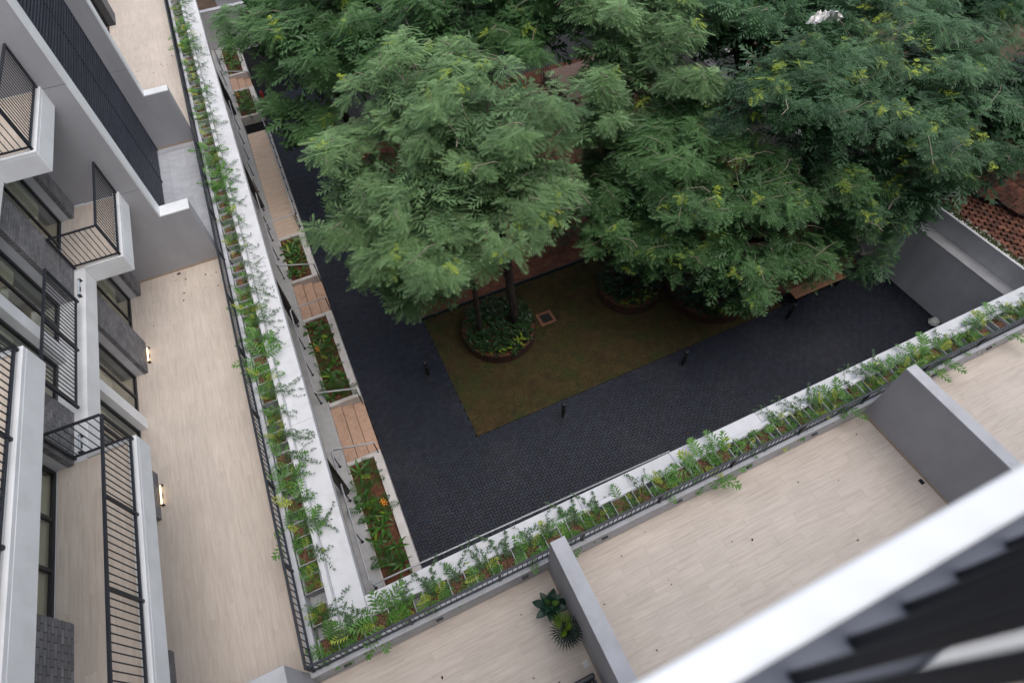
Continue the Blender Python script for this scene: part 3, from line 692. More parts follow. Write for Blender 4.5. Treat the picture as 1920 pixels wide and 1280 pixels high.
for r in range(-30, 30):
    for c in range(-12, 14):
        uu, vv = (c+(.5 if r % 2 else 0))*.30, r*.145
        x, y = 22.6+uu*ca-vv*sa, 7.4+uu*sa+vv*ca
        lim = 22.90+max(0, (10.6-y)*.24)
        if 22.0 < x < lim and 4.3 < y < 11.2: pts.append((x, y, -3.10+(x-22.0)*.22+random.uniform(-.012,.015)))
tile_plane(t, 'brick', .30, .145, a, .05, pts[:298])
m = MB(); m.V = [(21.96,2.5,-3.9),(25,2.5,-3.9),(25,12.5,-3.9),(21.96,12.5,-3.9),(21.96,2.5,-3.12),(25,2.5,-2.45),(25,12.5,-2.45),(21.96,12.5,-3.12)]; m.F = [(0,3,2,1),(4,5,6,7),(0,1,5,4),(1,2,6,5),(2,3,7,6),(3,0,4,7)]
m.build('base', 'mortar', t)
t = thing('clay_roof', (25, 8, -3.2), 'old red clay tile roof beyond the grey walls at right', 'roof')
pts = []
for r in range(0, 15):
    for c in range(0, 22):
        x = 22.55+r*.235; y = 12.4-(c+(.5 if r % 2 else 0))*.40
        lim = 22.62+max(0, (10.6-y)*.24)
        if x > lim and y > 4.6: pts.append((x+random.uniform(-.02,.02), y+random.uniform(-.03,.03), -2.80+(x-22.6)*.30+random.uniform(-.015,.02)))
tile_plane(t, 'roof_tile', .40, .235, math.radians(-90), .38, pts[:298], .05)
uz = lambda x: -2.87+(x-22.6)*.30
MB().poly([(x, y, uz(x)) for x, y in ((24.2,4.2),(30,4.2),(30,13),(22.64,13),(22.64,10.6))]).build('underlay', 'mortar', t)
t = thing('end_wall', (5, 42.6, GZ), 'grey wall at the far end of the courtyard, top left', 'wall')
box('wall_body', -6.6, 21.2, 42.41, 42.75, GZ-.2, -3.86, 'boundary_grey', t); box('wall_top', -6.6, 21.2, 42.40, 42.76, -3.859, -3.82, 'wall_cap', t, bev=.01)
t = thing('far_shed', (.2, 46, GZ), 'low pale blue-grey shed roof beyond the far end wall', 'shed')
box('wall', -1.6, 2.4, 44.4, 49, GZ-.1, -3.4, 'wall_cap', t); box('roof', -1.8, 2.6, 44.2, 49.2, -3.4, -3.3, 'lamp_off', t, bev=.01)
t = thing('terracotta_plinth', (16.6, 27.6, GZ), 'pink terracotta plinth with a step seen through the gap in the trees', 'plinth')
box('step', 14.9, 19.5, 25.4, 26.0, GZ+.012, GZ+.30, 'plinth_pink', t, bev=.012); box('top', 14.9, 19.5, 26.15, 29.5, GZ+.012, GZ+.62, 'plinth_pink', t, bev=.012)
box('riser', 14.9, 19.5, 26.001, 26.149, GZ+.012, GZ+.45, 'nosing', t)
t = thing('mesh_screen', (14.75, 27.2, GZ), 'dark wire mesh screen beside the terracotta plinth in the gap', 'fence')
for k in range(16): box('wire', 14.70, 14.72, 25.2+k*.28, 25.225+k*.28, GZ+.012, GZ+1.4, 'black_frame', t)
for k in range(5): box('wire', 14.721, 14.74, 25.2, 29.5, GZ+.15+k*.28, GZ+.175+k*.28, 'black_frame', t)

# ================================================================== FOLIAGE GENERATORS (numpy)
def norm(a): return a/np.maximum(np.linalg.norm(a, axis=-1, keepdims=True), 1e-9)
def bigtri(name, V, T, m, tint=None, smooth=False):
    me = bpy.data.meshes.new(name); nv, nf = len(V), len(T)
    me.vertices.add(nv); me.vertices.foreach_set('co', V.astype(np.float32).ravel())
    me.loops.add(nf*3); me.loops.foreach_set('vertex_index', T.astype(np.int32).ravel())
    me.polygons.add(nf); me.polygons.foreach_set('loop_start', np.arange(0, nf*3, 3, dtype=np.int32))
    me.materials.append(MATS[m])
    if tint is not None:
        a = me.attributes.new('tint', 'FLOAT', 'POINT'); a.data.foreach_set('value', tint.astype(np.float32))
    me.update(calc_edges=True); return me
def frond_template(pairs, plen, pw, fwdang, droop, rach=.010, sag=.16, first=.14):
    """compound or deeply cut leaf of length 1 along x: one triangle per leaflet plus the midrib"""
    V = []; T = []
    def tri(p): b = len(V); V.extend(p); T.append((b,b+1,b+2))
    tri([(0,-rach,0),(0,rach,0),(1,0,-droop)])
    for i in range(pairs):
        t = first+(.96-first)*i/(pairs-1); z = -droop*t*t; prof = math.sin(math.pi*(.20+.68*t))**.8*plen
        for s in (-1, 1):
            a = math.radians(fwdang-16*t); dx, dy = math.cos(a)*prof, s*math.sin(a)*prof
            tri([(t-pw*.6,0,z), (t+dx,dy,z-sag*prof), (t+dx*.35+pw*1.5, dy*.35, z-sag*.15*prof)])
    tri([(.93,-pw*1.2,-droop*.9),(.93,pw*1.2,-droop*.9),(1+plen*.45,0,-droop*1.2)])
    return np.array(V, float), np.array(T)
def blade_template(w, droop, fold=.25, seg=4, tip=1.0):
    """simple leaf: folded blade, widest a little past the middle"""
    V = []; T = []
    for i in range(seg+1):
        t = i/seg; hw = w*math.sin(math.pi*min(1, .12+.88*t)**tip)**.75 if 0 < i < seg else (w*.18 if i == 0 else .002); z = .18*t-droop*t*t
        V += [(t,-hw,z+hw*fold),(t,0,z),(t,hw,z+hw*fold)]
    for i in range(seg):
        b = i*3
        for q in ((b,b+3,b+4,b+1),(b+1,b+4,b+5,b+2)): T += [(q[0],q[1],q[2]),(q[0],q[2],q[3])]
    return np.array(V, float), np.array(T)
def fan_template(n=18, spread=2.5):
    V = []; T = []
    for i in range(n):
        a = (i/(n-1)-.5)*2*spread; w = spread/n*.55; b = len(V); L = 1-.12*abs(a)/spread+.05*math.sin(i*7)
        V += [(0,0,0),(math.cos(a-w)*.6*L,math.sin(a-w)*.6*L,.02),(math.cos(a)*L,math.sin(a)*L,-.16),(math.cos(a+w)*.6*L,math.sin(a+w)*.6*L,.02)]
        T += [(b,b+1,b+2),(b,b+2,b+3)]
    return np.array(V, float), np.array(T)
def place(T_, P, D, UP, L, tint):
    V, T = T_; X = norm(D); Y = norm(np.cross(UP, X)); Zv = np.cross(X, Y); n = len(P); k = len(V)
    R = np.stack([X, Y, Zv], 1)
    out = np.einsum('vj,njc->nvc', V, R)*L[:,None,None]+P[:,None,:]
    return out.reshape(-1,3), (np.arange(n)[:,None,None]*k+T[None]).reshape(-1,3), np.repeat(tint, k)
def join(parts):
    Vs, Ts, ts = [], [], []; o = 0
    for V, T, t in parts: Vs.append(V); Ts.append(T+o); ts.append(t); o += len(V)
    return np.concatenate(Vs), np.concatenate(Ts), np.concatenate(ts)
TA = frond_template(7, .44, .032, 58, .26); TB = frond_template(5, .44, .050, 58, .20); TC = frond_template(6, .43, .040, 56, .28)
TI = frond_template(4, .55, .11, 60, .2)
def vnoise(P, seed, f):
    r = np.random.default_rng(seed); s = 0
    for _ in range(7):
        k = r.normal(0, 1, 3)*f; s = s+np.sin(P@k+r.uniform(0, 6.28))
    return s/7

def tree(label, base, top, blobs, ncl, T, leaf, L, seed, group, young=.03, trunk_r=.18, twigs=60, nf=8, limbs=14, ground=GZ+.005, gap=-.34, inner=1.0, sprays=()):
    r = np.random.default_rng(seed); bx_, by_ = base
    t = thing('tree', (bx_, by_, ground), label, 'tree', group)
    vol = np.array([b[3]*b[4]*b[5] for b in blobs])**(2/3); cnt = np.maximum(8, (ncl*vol/vol.sum()).astype(int))
    C = []; N = []; SUB = []
    for bi, (b, c) in enumerate(zip(blobs, cnt)):
        ns = max(4, int(c/17)); R_ = np.array(b[3:]); sr = .25*float(np.mean(R_))+.15
        d = norm(r.normal(0, 1, (ns*4, 3))); d[:,2] = np.where(d[:,2] < -.35, -d[:,2]*.7, d[:,2]); d = norm(d)
        sc = np.array(b[:3])+d*(r.uniform(.50,1.14,ns*4))[:,None]*np.maximum(R_-sr*.35, R_*.55)
        keep = (vnoise(sc, seed+5, .9) > gap) & (sc[:,2] > ground+1.4); sc, d = sc[keep][:ns], d[keep][:ns]
        if len(sc) == 0: continue
        w = r.integers(0, len(sc), c); e = norm(r.normal(0,1,(c,3))); e[:,2] = np.abs(e[:,2])*1.1-.22; e = norm(e+d[w]*.55)
        rr = r.uniform(.55,1.0,c)**.5*r.uniform(.75,1.2,len(sc))[w]*sr
        p = sc[w]+e*rr[:,None]*np.array([1.2,1.2,.50]); C.append(p); N.append(norm(e*np.array([1,1,.8])+d[w]*.25)); SUB.append(np.stack([w+1000*bi, (e[:,2]*100).astype(int)],1))
    for (x_, y_, za, zb) in sprays:
        m_ = int((za-zb)/.16); zz = np.linspace(za, zb, m_); C.append(np.stack([x_+r.normal(0,.13,m_), y_+r.normal(0,.10,m_), zz],1)); N.append(norm(np.stack([r.normal(0,.6,m_), r.normal(-.3,.6,m_), np.full(m_,.25)],1)))
    C = np.concatenate(C); N = np.concatenate(N); k = len(C)
    ax = norm(N+np.array([0,0,.45])+r.normal(0,.2,(k,3)))
    O = N*np.array([1,1,0])+r.normal(0,.42,(k,3))*np.array([1,1,0]); O = norm(O); pe = np.cross([0,0,1.], O)
    az = r.normal(0, 1.0, (k,nf)); el = r.uniform(-.60, .32, (k,nf))
    D = (O[:,None]*np.cos(az)[...,None]+pe[:,None]*np.sin(az)[...,None])*np.cos(el)[...,None]+np.array([0,0,1.])*np.sin(el)[...,None]
    D = D.reshape(-1,3)
    P = np.repeat(C, nf, 0)+r.normal(0,.06,(k*nf,3))-np.repeat(O, nf, 0)*r.uniform(0,.30,(k*nf,1)); UP = np.repeat(ax, nf, 0)*.6+np.array([0,0,1.0])+r.normal(0,.18,(k*nf,3))
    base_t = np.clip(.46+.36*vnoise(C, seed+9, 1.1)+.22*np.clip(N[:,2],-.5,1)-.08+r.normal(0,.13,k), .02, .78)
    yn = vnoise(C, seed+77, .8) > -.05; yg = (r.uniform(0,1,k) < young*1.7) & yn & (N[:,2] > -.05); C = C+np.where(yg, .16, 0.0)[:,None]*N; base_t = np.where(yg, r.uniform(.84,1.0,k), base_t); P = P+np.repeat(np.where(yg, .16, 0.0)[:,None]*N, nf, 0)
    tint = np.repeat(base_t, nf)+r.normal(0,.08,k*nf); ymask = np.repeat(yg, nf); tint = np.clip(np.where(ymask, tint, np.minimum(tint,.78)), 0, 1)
    Ls = r.uniform(.65, 1.2, k*nf)*L*np.where(ymask, .55, 1)
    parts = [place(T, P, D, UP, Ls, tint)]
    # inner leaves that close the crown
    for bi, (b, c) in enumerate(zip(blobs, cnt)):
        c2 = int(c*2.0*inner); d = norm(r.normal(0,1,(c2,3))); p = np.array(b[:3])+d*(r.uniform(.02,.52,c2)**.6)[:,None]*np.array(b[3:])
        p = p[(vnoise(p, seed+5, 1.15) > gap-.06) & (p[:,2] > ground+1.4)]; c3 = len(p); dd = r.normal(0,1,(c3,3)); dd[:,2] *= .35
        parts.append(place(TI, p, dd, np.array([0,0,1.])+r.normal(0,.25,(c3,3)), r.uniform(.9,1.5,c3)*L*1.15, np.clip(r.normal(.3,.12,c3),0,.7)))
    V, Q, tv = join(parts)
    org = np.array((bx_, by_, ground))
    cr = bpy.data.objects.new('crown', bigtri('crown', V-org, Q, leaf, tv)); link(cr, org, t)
    m = MB(); tp = Vector(top); b0 = Vector((bx_, by_, ground)); mid = b0.lerp(tp, .5)+Vector((r.normal(0,.05), r.normal(0,.05), 0))
    m.tube([b0, b0.lerp(mid,.5)+Vector((r.normal(0,.05), r.normal(0,.05), 0)), mid, tp], [trunk_r*1.25, trunk_r*1.05, trunk_r, trunk_r*.8], 12)
    for i in range(limbs):
        j = r.integers(k); e = Vector(C[j])*.86+tp*.14; s = mid.lerp(tp, r.uniform(.35,1.0)); c1 = s.lerp(e,.45)+Vector((r.normal(0,.25), r.normal(0,.25), .5))
        m.tube([s, s.lerp(c1,.6)+Vector((0,0,.12)), c1, c1.lerp(e,.5)+Vector((0,0,.15)), e], [trunk_r*.5, trunk_r*.4, trunk_r*.28, trunk_r*.18, .012], 6)
    m.build('trunk', 'bark', t, smooth=True)
    m = MB()
    for i in range(twigs):
        j = r.integers(k); e = Vector(C[j]+N[j]*.12); s = e-Vector(N[j])*r.uniform(.3,.7)+Vector((r.normal(0,.45), r.normal(0,.45), r.uniform(-.1,.15)))
        lf = Vector((0,0,.16)) if i % 3 == 0 else Vector((0,0,0)); s = s+lf-(Vector(N[j])*.3 if i % 3 == 0 else Vector()); e = e+lf
        m.tube([s, s.lerp(e,.33)+Vector((r.normal(0,.06), r.normal(0,.06), .10)), s.lerp(e,.7)+Vector((r.normal(0,.05), r.normal(0,.05), .08)), e], [.018,.015,.011,.005], 4, cap=False)
    meta(m.build('twigs', 'twig', t, smooth=True), kind='stuff')
    return t

G1, G2 = 'feathery trees over the courtyard', 'trees beyond the boundary wall'
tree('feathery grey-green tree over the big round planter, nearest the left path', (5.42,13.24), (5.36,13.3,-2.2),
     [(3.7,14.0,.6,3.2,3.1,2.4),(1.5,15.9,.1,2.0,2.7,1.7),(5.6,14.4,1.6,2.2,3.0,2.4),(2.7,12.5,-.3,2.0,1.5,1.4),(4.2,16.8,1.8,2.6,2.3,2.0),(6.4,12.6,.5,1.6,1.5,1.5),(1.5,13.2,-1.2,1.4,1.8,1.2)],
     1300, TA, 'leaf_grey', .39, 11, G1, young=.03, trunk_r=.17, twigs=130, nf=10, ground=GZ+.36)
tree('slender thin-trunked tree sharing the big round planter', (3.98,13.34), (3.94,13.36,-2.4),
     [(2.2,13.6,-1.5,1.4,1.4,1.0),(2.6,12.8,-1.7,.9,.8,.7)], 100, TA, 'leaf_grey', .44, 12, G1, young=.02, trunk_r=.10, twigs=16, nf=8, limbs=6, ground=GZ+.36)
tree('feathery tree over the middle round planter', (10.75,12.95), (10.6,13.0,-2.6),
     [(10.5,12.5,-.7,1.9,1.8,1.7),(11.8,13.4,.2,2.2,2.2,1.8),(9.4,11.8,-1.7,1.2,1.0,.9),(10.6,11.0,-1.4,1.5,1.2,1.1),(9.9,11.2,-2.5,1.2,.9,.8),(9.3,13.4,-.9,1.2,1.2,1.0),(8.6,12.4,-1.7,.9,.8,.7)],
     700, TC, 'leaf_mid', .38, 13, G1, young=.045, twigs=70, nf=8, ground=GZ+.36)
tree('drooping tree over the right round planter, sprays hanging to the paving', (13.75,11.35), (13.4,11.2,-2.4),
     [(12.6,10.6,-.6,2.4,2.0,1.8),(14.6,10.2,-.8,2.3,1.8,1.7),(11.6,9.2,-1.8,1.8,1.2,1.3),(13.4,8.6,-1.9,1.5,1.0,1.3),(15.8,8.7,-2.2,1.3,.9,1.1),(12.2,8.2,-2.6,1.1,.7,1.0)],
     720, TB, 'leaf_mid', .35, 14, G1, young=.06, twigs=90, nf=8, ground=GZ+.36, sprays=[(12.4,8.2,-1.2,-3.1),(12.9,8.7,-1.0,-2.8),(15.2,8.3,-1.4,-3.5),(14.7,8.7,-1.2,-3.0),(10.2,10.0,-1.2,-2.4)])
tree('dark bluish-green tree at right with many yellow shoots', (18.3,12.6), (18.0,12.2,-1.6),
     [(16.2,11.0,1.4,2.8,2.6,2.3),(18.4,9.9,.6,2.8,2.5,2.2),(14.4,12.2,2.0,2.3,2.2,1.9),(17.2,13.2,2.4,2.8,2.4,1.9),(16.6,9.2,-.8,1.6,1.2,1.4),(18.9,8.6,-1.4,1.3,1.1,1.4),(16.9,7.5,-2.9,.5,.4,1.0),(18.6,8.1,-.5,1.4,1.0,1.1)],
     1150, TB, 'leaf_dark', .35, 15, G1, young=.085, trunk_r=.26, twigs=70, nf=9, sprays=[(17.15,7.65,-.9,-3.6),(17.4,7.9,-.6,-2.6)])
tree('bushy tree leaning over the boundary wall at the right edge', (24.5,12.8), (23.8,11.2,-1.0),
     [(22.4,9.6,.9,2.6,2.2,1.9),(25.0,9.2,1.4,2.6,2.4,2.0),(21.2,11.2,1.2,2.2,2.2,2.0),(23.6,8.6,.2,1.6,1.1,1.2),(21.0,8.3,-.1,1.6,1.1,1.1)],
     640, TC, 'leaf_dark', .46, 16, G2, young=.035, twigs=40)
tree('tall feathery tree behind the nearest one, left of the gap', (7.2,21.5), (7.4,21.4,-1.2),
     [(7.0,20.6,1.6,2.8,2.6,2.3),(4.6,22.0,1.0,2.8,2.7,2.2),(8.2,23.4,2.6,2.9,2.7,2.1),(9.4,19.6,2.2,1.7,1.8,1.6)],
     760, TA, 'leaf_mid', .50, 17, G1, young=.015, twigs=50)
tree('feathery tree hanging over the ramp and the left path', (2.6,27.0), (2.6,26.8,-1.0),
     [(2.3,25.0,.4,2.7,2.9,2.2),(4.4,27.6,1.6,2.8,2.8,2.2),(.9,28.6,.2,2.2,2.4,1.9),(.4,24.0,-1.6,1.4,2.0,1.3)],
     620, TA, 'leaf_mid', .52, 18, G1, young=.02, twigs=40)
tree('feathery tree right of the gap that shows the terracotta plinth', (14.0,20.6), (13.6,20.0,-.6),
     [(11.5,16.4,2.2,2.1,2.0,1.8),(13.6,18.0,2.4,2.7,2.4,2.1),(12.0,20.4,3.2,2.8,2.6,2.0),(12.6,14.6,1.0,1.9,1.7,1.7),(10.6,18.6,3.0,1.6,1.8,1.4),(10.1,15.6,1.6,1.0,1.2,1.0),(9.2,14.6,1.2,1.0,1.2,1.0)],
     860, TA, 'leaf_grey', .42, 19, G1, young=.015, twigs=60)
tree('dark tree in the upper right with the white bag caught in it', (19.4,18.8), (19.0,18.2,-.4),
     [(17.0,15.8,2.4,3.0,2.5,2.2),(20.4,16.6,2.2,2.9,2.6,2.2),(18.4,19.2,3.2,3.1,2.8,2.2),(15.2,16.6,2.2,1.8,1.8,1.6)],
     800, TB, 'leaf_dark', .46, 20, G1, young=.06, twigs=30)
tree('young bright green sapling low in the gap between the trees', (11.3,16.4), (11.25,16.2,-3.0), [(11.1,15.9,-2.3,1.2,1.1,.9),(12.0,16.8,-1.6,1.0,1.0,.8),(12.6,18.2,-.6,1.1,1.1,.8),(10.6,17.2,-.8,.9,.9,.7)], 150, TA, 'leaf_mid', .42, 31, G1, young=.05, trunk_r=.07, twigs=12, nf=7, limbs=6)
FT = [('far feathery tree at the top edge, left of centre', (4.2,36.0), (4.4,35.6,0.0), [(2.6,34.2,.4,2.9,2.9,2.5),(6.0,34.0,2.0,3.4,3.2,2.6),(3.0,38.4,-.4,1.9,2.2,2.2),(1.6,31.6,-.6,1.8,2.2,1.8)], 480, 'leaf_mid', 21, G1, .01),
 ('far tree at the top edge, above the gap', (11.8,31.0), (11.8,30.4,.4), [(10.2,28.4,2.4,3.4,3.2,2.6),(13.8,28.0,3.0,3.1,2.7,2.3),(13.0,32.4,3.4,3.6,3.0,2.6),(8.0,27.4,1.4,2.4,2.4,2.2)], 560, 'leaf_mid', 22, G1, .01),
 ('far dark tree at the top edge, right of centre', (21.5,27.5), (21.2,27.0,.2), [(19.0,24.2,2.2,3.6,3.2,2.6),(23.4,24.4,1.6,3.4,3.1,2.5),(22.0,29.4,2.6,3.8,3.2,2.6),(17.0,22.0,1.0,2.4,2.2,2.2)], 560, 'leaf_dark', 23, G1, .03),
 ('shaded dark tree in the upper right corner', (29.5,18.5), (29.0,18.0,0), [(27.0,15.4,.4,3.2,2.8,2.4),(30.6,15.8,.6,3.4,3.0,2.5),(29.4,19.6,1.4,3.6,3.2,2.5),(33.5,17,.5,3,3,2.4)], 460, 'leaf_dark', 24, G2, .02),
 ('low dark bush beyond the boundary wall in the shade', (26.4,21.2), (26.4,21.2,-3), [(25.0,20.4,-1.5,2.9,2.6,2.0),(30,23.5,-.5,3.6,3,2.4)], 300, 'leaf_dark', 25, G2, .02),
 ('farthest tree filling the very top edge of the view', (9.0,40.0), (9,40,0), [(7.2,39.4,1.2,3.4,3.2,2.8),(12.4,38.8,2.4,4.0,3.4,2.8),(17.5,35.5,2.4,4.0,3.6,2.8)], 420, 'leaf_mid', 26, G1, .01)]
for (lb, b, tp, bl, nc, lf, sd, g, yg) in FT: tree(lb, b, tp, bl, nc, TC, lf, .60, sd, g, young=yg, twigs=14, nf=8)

# bushes and young trees under the canopy, behind the lawn
def bush(label, x, y, r, h, n, leaf, seed, T=None, L=.35, group='shrubs under the trees', ground=GZ+.005):
    q = np.random.default_rng(seed); t = thing('shrub', (x, y, ground), label, 'shrub', group)
    d = norm(q.normal(0,1,(n,3))); d[:,2] = abs(d[:,2]); rad = q.uniform(.3,1,n)**.5
    P = np.array((x,y,ground+h*.25))+d*rad[:,None]*np.array((r,r,h*.75)); D = norm(d+q.normal(0,.5,(n,3))); tint = np.clip(.35+.3*q.normal(0,.6,n),0,.78)
    V, Q, tv = place(T or TB, P, D, np.array([0,0,1.])+d*.3+q.normal(0,.2,(n,3)), q.uniform(.6,1.2,n)*L, tint)
    org = np.array((x,y,ground)); link(bpy.data.objects.new('foliage', bigtri('foliage', V-org, Q, leaf, tv)), org, t)
    m = MB()
    for i in range(5):
        a = q.uniform(0,6.28); m.tube([(x,y,ground),(x+math.cos(a)*r*.3,y+math.sin(a)*r*.3,ground+h*.4),(x+math.cos(a)*r*.6,y+math.sin(a)*r*.6,ground+h*.75)], [.03,.02,.008], 5)
    m.build('stems', 'bark', t)
bush('bright green feathery shrub low in the gap between the trees', 12.9, 19.6, 1.0, 1.5, 260, 'leaf_pot', 41, TA, .42)
bush('dark shrub behind the lawn left of the middle planter', 9.0, 17.2, 1.1, 1.6, 200, 'leaf_dark', 42)
bush('dark shrub at the back edge of the lawn, right part', 13.2, 15.9, 1.2, 1.8, 220, 'leaf_dark', 43)
bush('dark shrub under the boundary wall beyond the bench', 20.0, 12.6, 1.1, 2.2, 260, 'leaf_dark', 44)
bush('dark shrub standing near the boundary wall farther back', 19.6, 16.5, 1.3, 2.4, 240, 'leaf_dark', 45)

# ground cover in the round planters
BL = blade_template(.20, .35); BLn = blade_template(.10, .55); BLw = blade_template(.30, .25)
for i, (cx, cy, r, n) in enumerate(((4.80,13.30,1.44,1000),(10.75,12.95,1.27,700),(13.75,11.35,1.66,1000))):
    q = np.random.default_rng(60+i); a = q.uniform(0,6.283,n); rr = r*np.sqrt(q.uniform(0,1,n)); h = q.uniform(.02,.34,n)
    P = np.stack([cx+rr*np.cos(a), cy+rr*np.sin(a), GZ+.36+h], 1); D = np.stack([q.normal(0,1,n), q.normal(0,1,n), q.uniform(-.1,.6,n)], 1)
    tint = np.clip(.3+.35*q.normal(0,.6,n), 0, .78); tint = np.where((q.uniform(0,1,n) < .25) & (P[:,1] < cy-.9*r+.35), .93, tint)
    V, Q, tv = place(BL, P, D, np.tile([0,0,1.],(n,1)), q.uniform(.14,.30,n), tint); org = np.array((cx,cy,GZ+.36))
    o = link(bpy.data.objects.new('ground_cover', bigtri('ground_cover', V-org, Q, 'leaf_ring', tv)), org)
    meta(o, ['leafy ground cover around the two trunks in the big round planter','leafy ground cover in the middle round planter','leafy ground cover in the shaded right round planter'][i], 'ground cover', 'ground cover of the round planters', 'stuff')

# ================================================================== POTTED PLANTS ON THE PLANTER EDGE
pm_ = MB()
def potmesh():
    m = MB(); s0, s1, h, w = .14, .178, .40, .016; b = 0
    def sq(s, z): return [(-s,-s,z),(s,-s,z),(s,s,z),(-s,s,z)]
    rings = [sq(s0,0), sq(s1,h), sq(s1-w,h), sq(s1-w-.01,h-.09)]
    for r in rings: m.V += r
    m.F.append((3,2,1,0))
    for k in range(3):
        for i in range(4): j = (i+1) % 4; m.F.append((k*4+i, k*4+j, k*4+4+j, k*4+4+i))
    return m
potme = potmesh().mesh('pot', 'pot_grey')
rm = MB(); a_, b_ = .180, .164
for (x0,x1,y0,y1) in ((-a_,a_,-a_,-b_),(-a_,a_,b_,a_),(-a_,-b_,-b_,b_),(b_,a_,-b_,b_)): rm.box(x0,x1,y0,y1,.392,.408)
rimme = rm.mesh('rim', 'pot_rim')
soils = []
for v in range(3):
    m = MB(); n = 7
    for j in range(n+1):
        for i in range(n+1): m.V.append((-.153+.306*i/n, -.153+.306*j/n, .335+random.uniform(-.012,.018)))
    for j in range(n):
        for i in range(n): q = j*(n+1)+i; m.F.append((q,q+1,q+n+2,q+n+1))
    soils.append(m.mesh('soil', 'bark_soil'))
TPH = frond_template(6, .46, .075, 66, .22, .014, .10, .10); TFN = frond_template(9, .22, .022, 60, .35)
def rosette(seed, n, L, lift, T_, tlo, thi, pet=.5, leaf='leaf_pot', yel=.08):
    q = np.random.default_rng(seed); a = np.arange(n)*2.4+q.uniform(0,6); el = q.uniform(lift[0], lift[1], n); Ls = q.uniform(.7,1.15,n)*L
    D = np.stack([np.cos(a)*np.cos(el), np.sin(a)*np.cos(el), np.sin(el)], 1)
    pl = Ls*pet*q.uniform(.6,1.2,n); P0 = np.stack([q.normal(0,.03,n), q.normal(0,.03,n), np.full(n,.34)], 1); P = P0+D*pl[:,None]
    D2 = D.copy(); D2[:,2] -= .45; tint = q.uniform(tlo,thi,n); tint = np.where(q.uniform(0,1,n) < yel, .95, tint)
    parts = [place(T_, P, D2, np.array([0,0,1.])+q.normal(0,.2,(n,3)), Ls, tint)]
    # petioles
    side = norm(np.cross(D, [0,0,1.]))*.006
    V = np.stack([P0-side, P0+side, P], 1).reshape(-1,3); parts.append((V, np.arange(n*3).reshape(-1,3), np.full(n*3,.5)))
    V, T, t = join(parts); return bigtri('leaves', V, T, leaf, t)
def vine(seed, axis, n=4, reach=.75):
    """thin stems spilling over the rim, along +axis over the white coping, small leaves on both sides"""
    q = np.random.default_rng(seed); parts = []; lm = blade_template(.30, .3, .2, 2)
    for s in range(n):
        L = reach*q.uniform(.55,1.1); k = int(L/.024); t = np.linspace(0,1,k); w = q.uniform(-1.5,1.5); ph1, ph2 = q.uniform(0,6,2)
        fx = .04+t*L; fy = q.uniform(-.13,.13)+w*t*t*.26+.05*np.sin(t*7+ph1)*t+.025*np.sin(t*17+ph2); top = .47 if axis == 'x' else .40; lay = .25
        z = np.where(fx < .18, .37+(top-.37)*(fx/.18), np.where(fx < .31, top, lay+(top-lay)*np.exp(-(fx-.31)*7)))+q.uniform(.0,.09)*np.sin(np.minimum(t*1.5,1)*3.1)+abs(q.normal(0,.014,k))
        P = np.stack([fx,fy,z],1) if axis == 'x' else np.stack([fy,fx,z],1)
        d = np.gradient(P, axis=0); lat = norm(np.cross(d, [0,0,1.]))
        Pa = np.concatenate([P,P]); D = np.concatenate([lat,-lat])+norm(np.concatenate([d,d]))*.7+q.normal(0,.35,(2*k,3)); D[:,2] += .15
        ke = q.uniform(0,1,2*k) < .58
        parts.append(place(lm, Pa[ke], D[ke], np.tile([0,0,1.],(ke.sum(),1))+q.normal(0,.3,(ke.sum(),3)), q.uniform(.028,.060,ke.sum()), q.uniform(.15,.78,ke.sum())))
        sd = lat*.003; Vs = np.concatenate([P-sd, P+sd]); ii = np.arange(k-1)
        parts.append((Vs, np.concatenate([np.stack([ii,ii+1,ii+k],1), np.stack([ii+1,ii+k+1,ii+k],1)]), np.full(2*k,.35)))
    V, T, t = join(parts); return bigtri('vine', V, T, 'leaf_vine', t)
PH = [rosette(200+i, 8+i % 4*2, (.27,.33,.39)[i % 3], (.25,1.10), TPH, .35, .78) for i in range(6)]
SM = [rosette(230+i, 9+i, .22, (.4,1.2), TPH, .3, .75, yel=.2) for i in range(3)]
FN = [rosette(240+i, 20, .34, (.3,1.3), TFN, .2, .7, .25, yel=.05) for i in range(3)]
VX = [vine(300+i, 'x', 5+i % 3, (.52,.64,.76)[i % 3]) for i in range(9)]; VY = [vine(320+i, 'y', 5+i % 3, (.50,.58,.68)[i % 3]) for i in range(6)]
def potted(x, y, axis, label, group, k):
    r = random.Random(k*31+7); t = thing('potted_plant', (x, y, .122), label, 'potted plant', group); z = .122
    dz = r.uniform(-.01,.02)
    for me, nm in ((potme,'pot'),(rimme,'rim'),(r.choice(soils),'soil')): inst(me, nm, (x, y, z), t)
    u = r.random()
    kinds = [r.choice(PH)] if u < .58 else ([r.choice(FN), r.choice(SM)] if u < .76 else ([r.choice(SM)] if u < .86 else [r.choice(PH), r.choice(SM)]))
    if r.random() < (.40 if axis == 'y' else .15): kinds = kinds+[r.choice(SM+PH)]
    for me in kinds:
        o = inst(me, 'leaves', (x, y, z), t); o.rotation_euler = (0,0,r.uniform(0,6.28)); sc = r.uniform(.8,1.2); o.scale = (sc,sc,r.uniform(.7,1.05))
    if r.random() < (.85 if axis == 'x' else .62): o = inst(r.choice(VX if axis == 'x' else VY), 'vine', (x, y, z), t); g = 1 if r.random() < .5 else -1; o.scale = (r.uniform(.85,1.08), g*r.uniform(.8,1.3), 1) if axis == 'x' else (g*r.uniform(.8,1.3), r.uniform(.85,1.08), 1)
potted(-2.84, 3.075, 'x', 'square grey pot standing right in the corner of the two rows', 'square pots of the left row', 0)
xs = [-2.34, -1.81, -1.305, -.745]; 
while xs[-1] < 17: xs.append(xs[-1]+.535+random.uniform(-.03,.03))
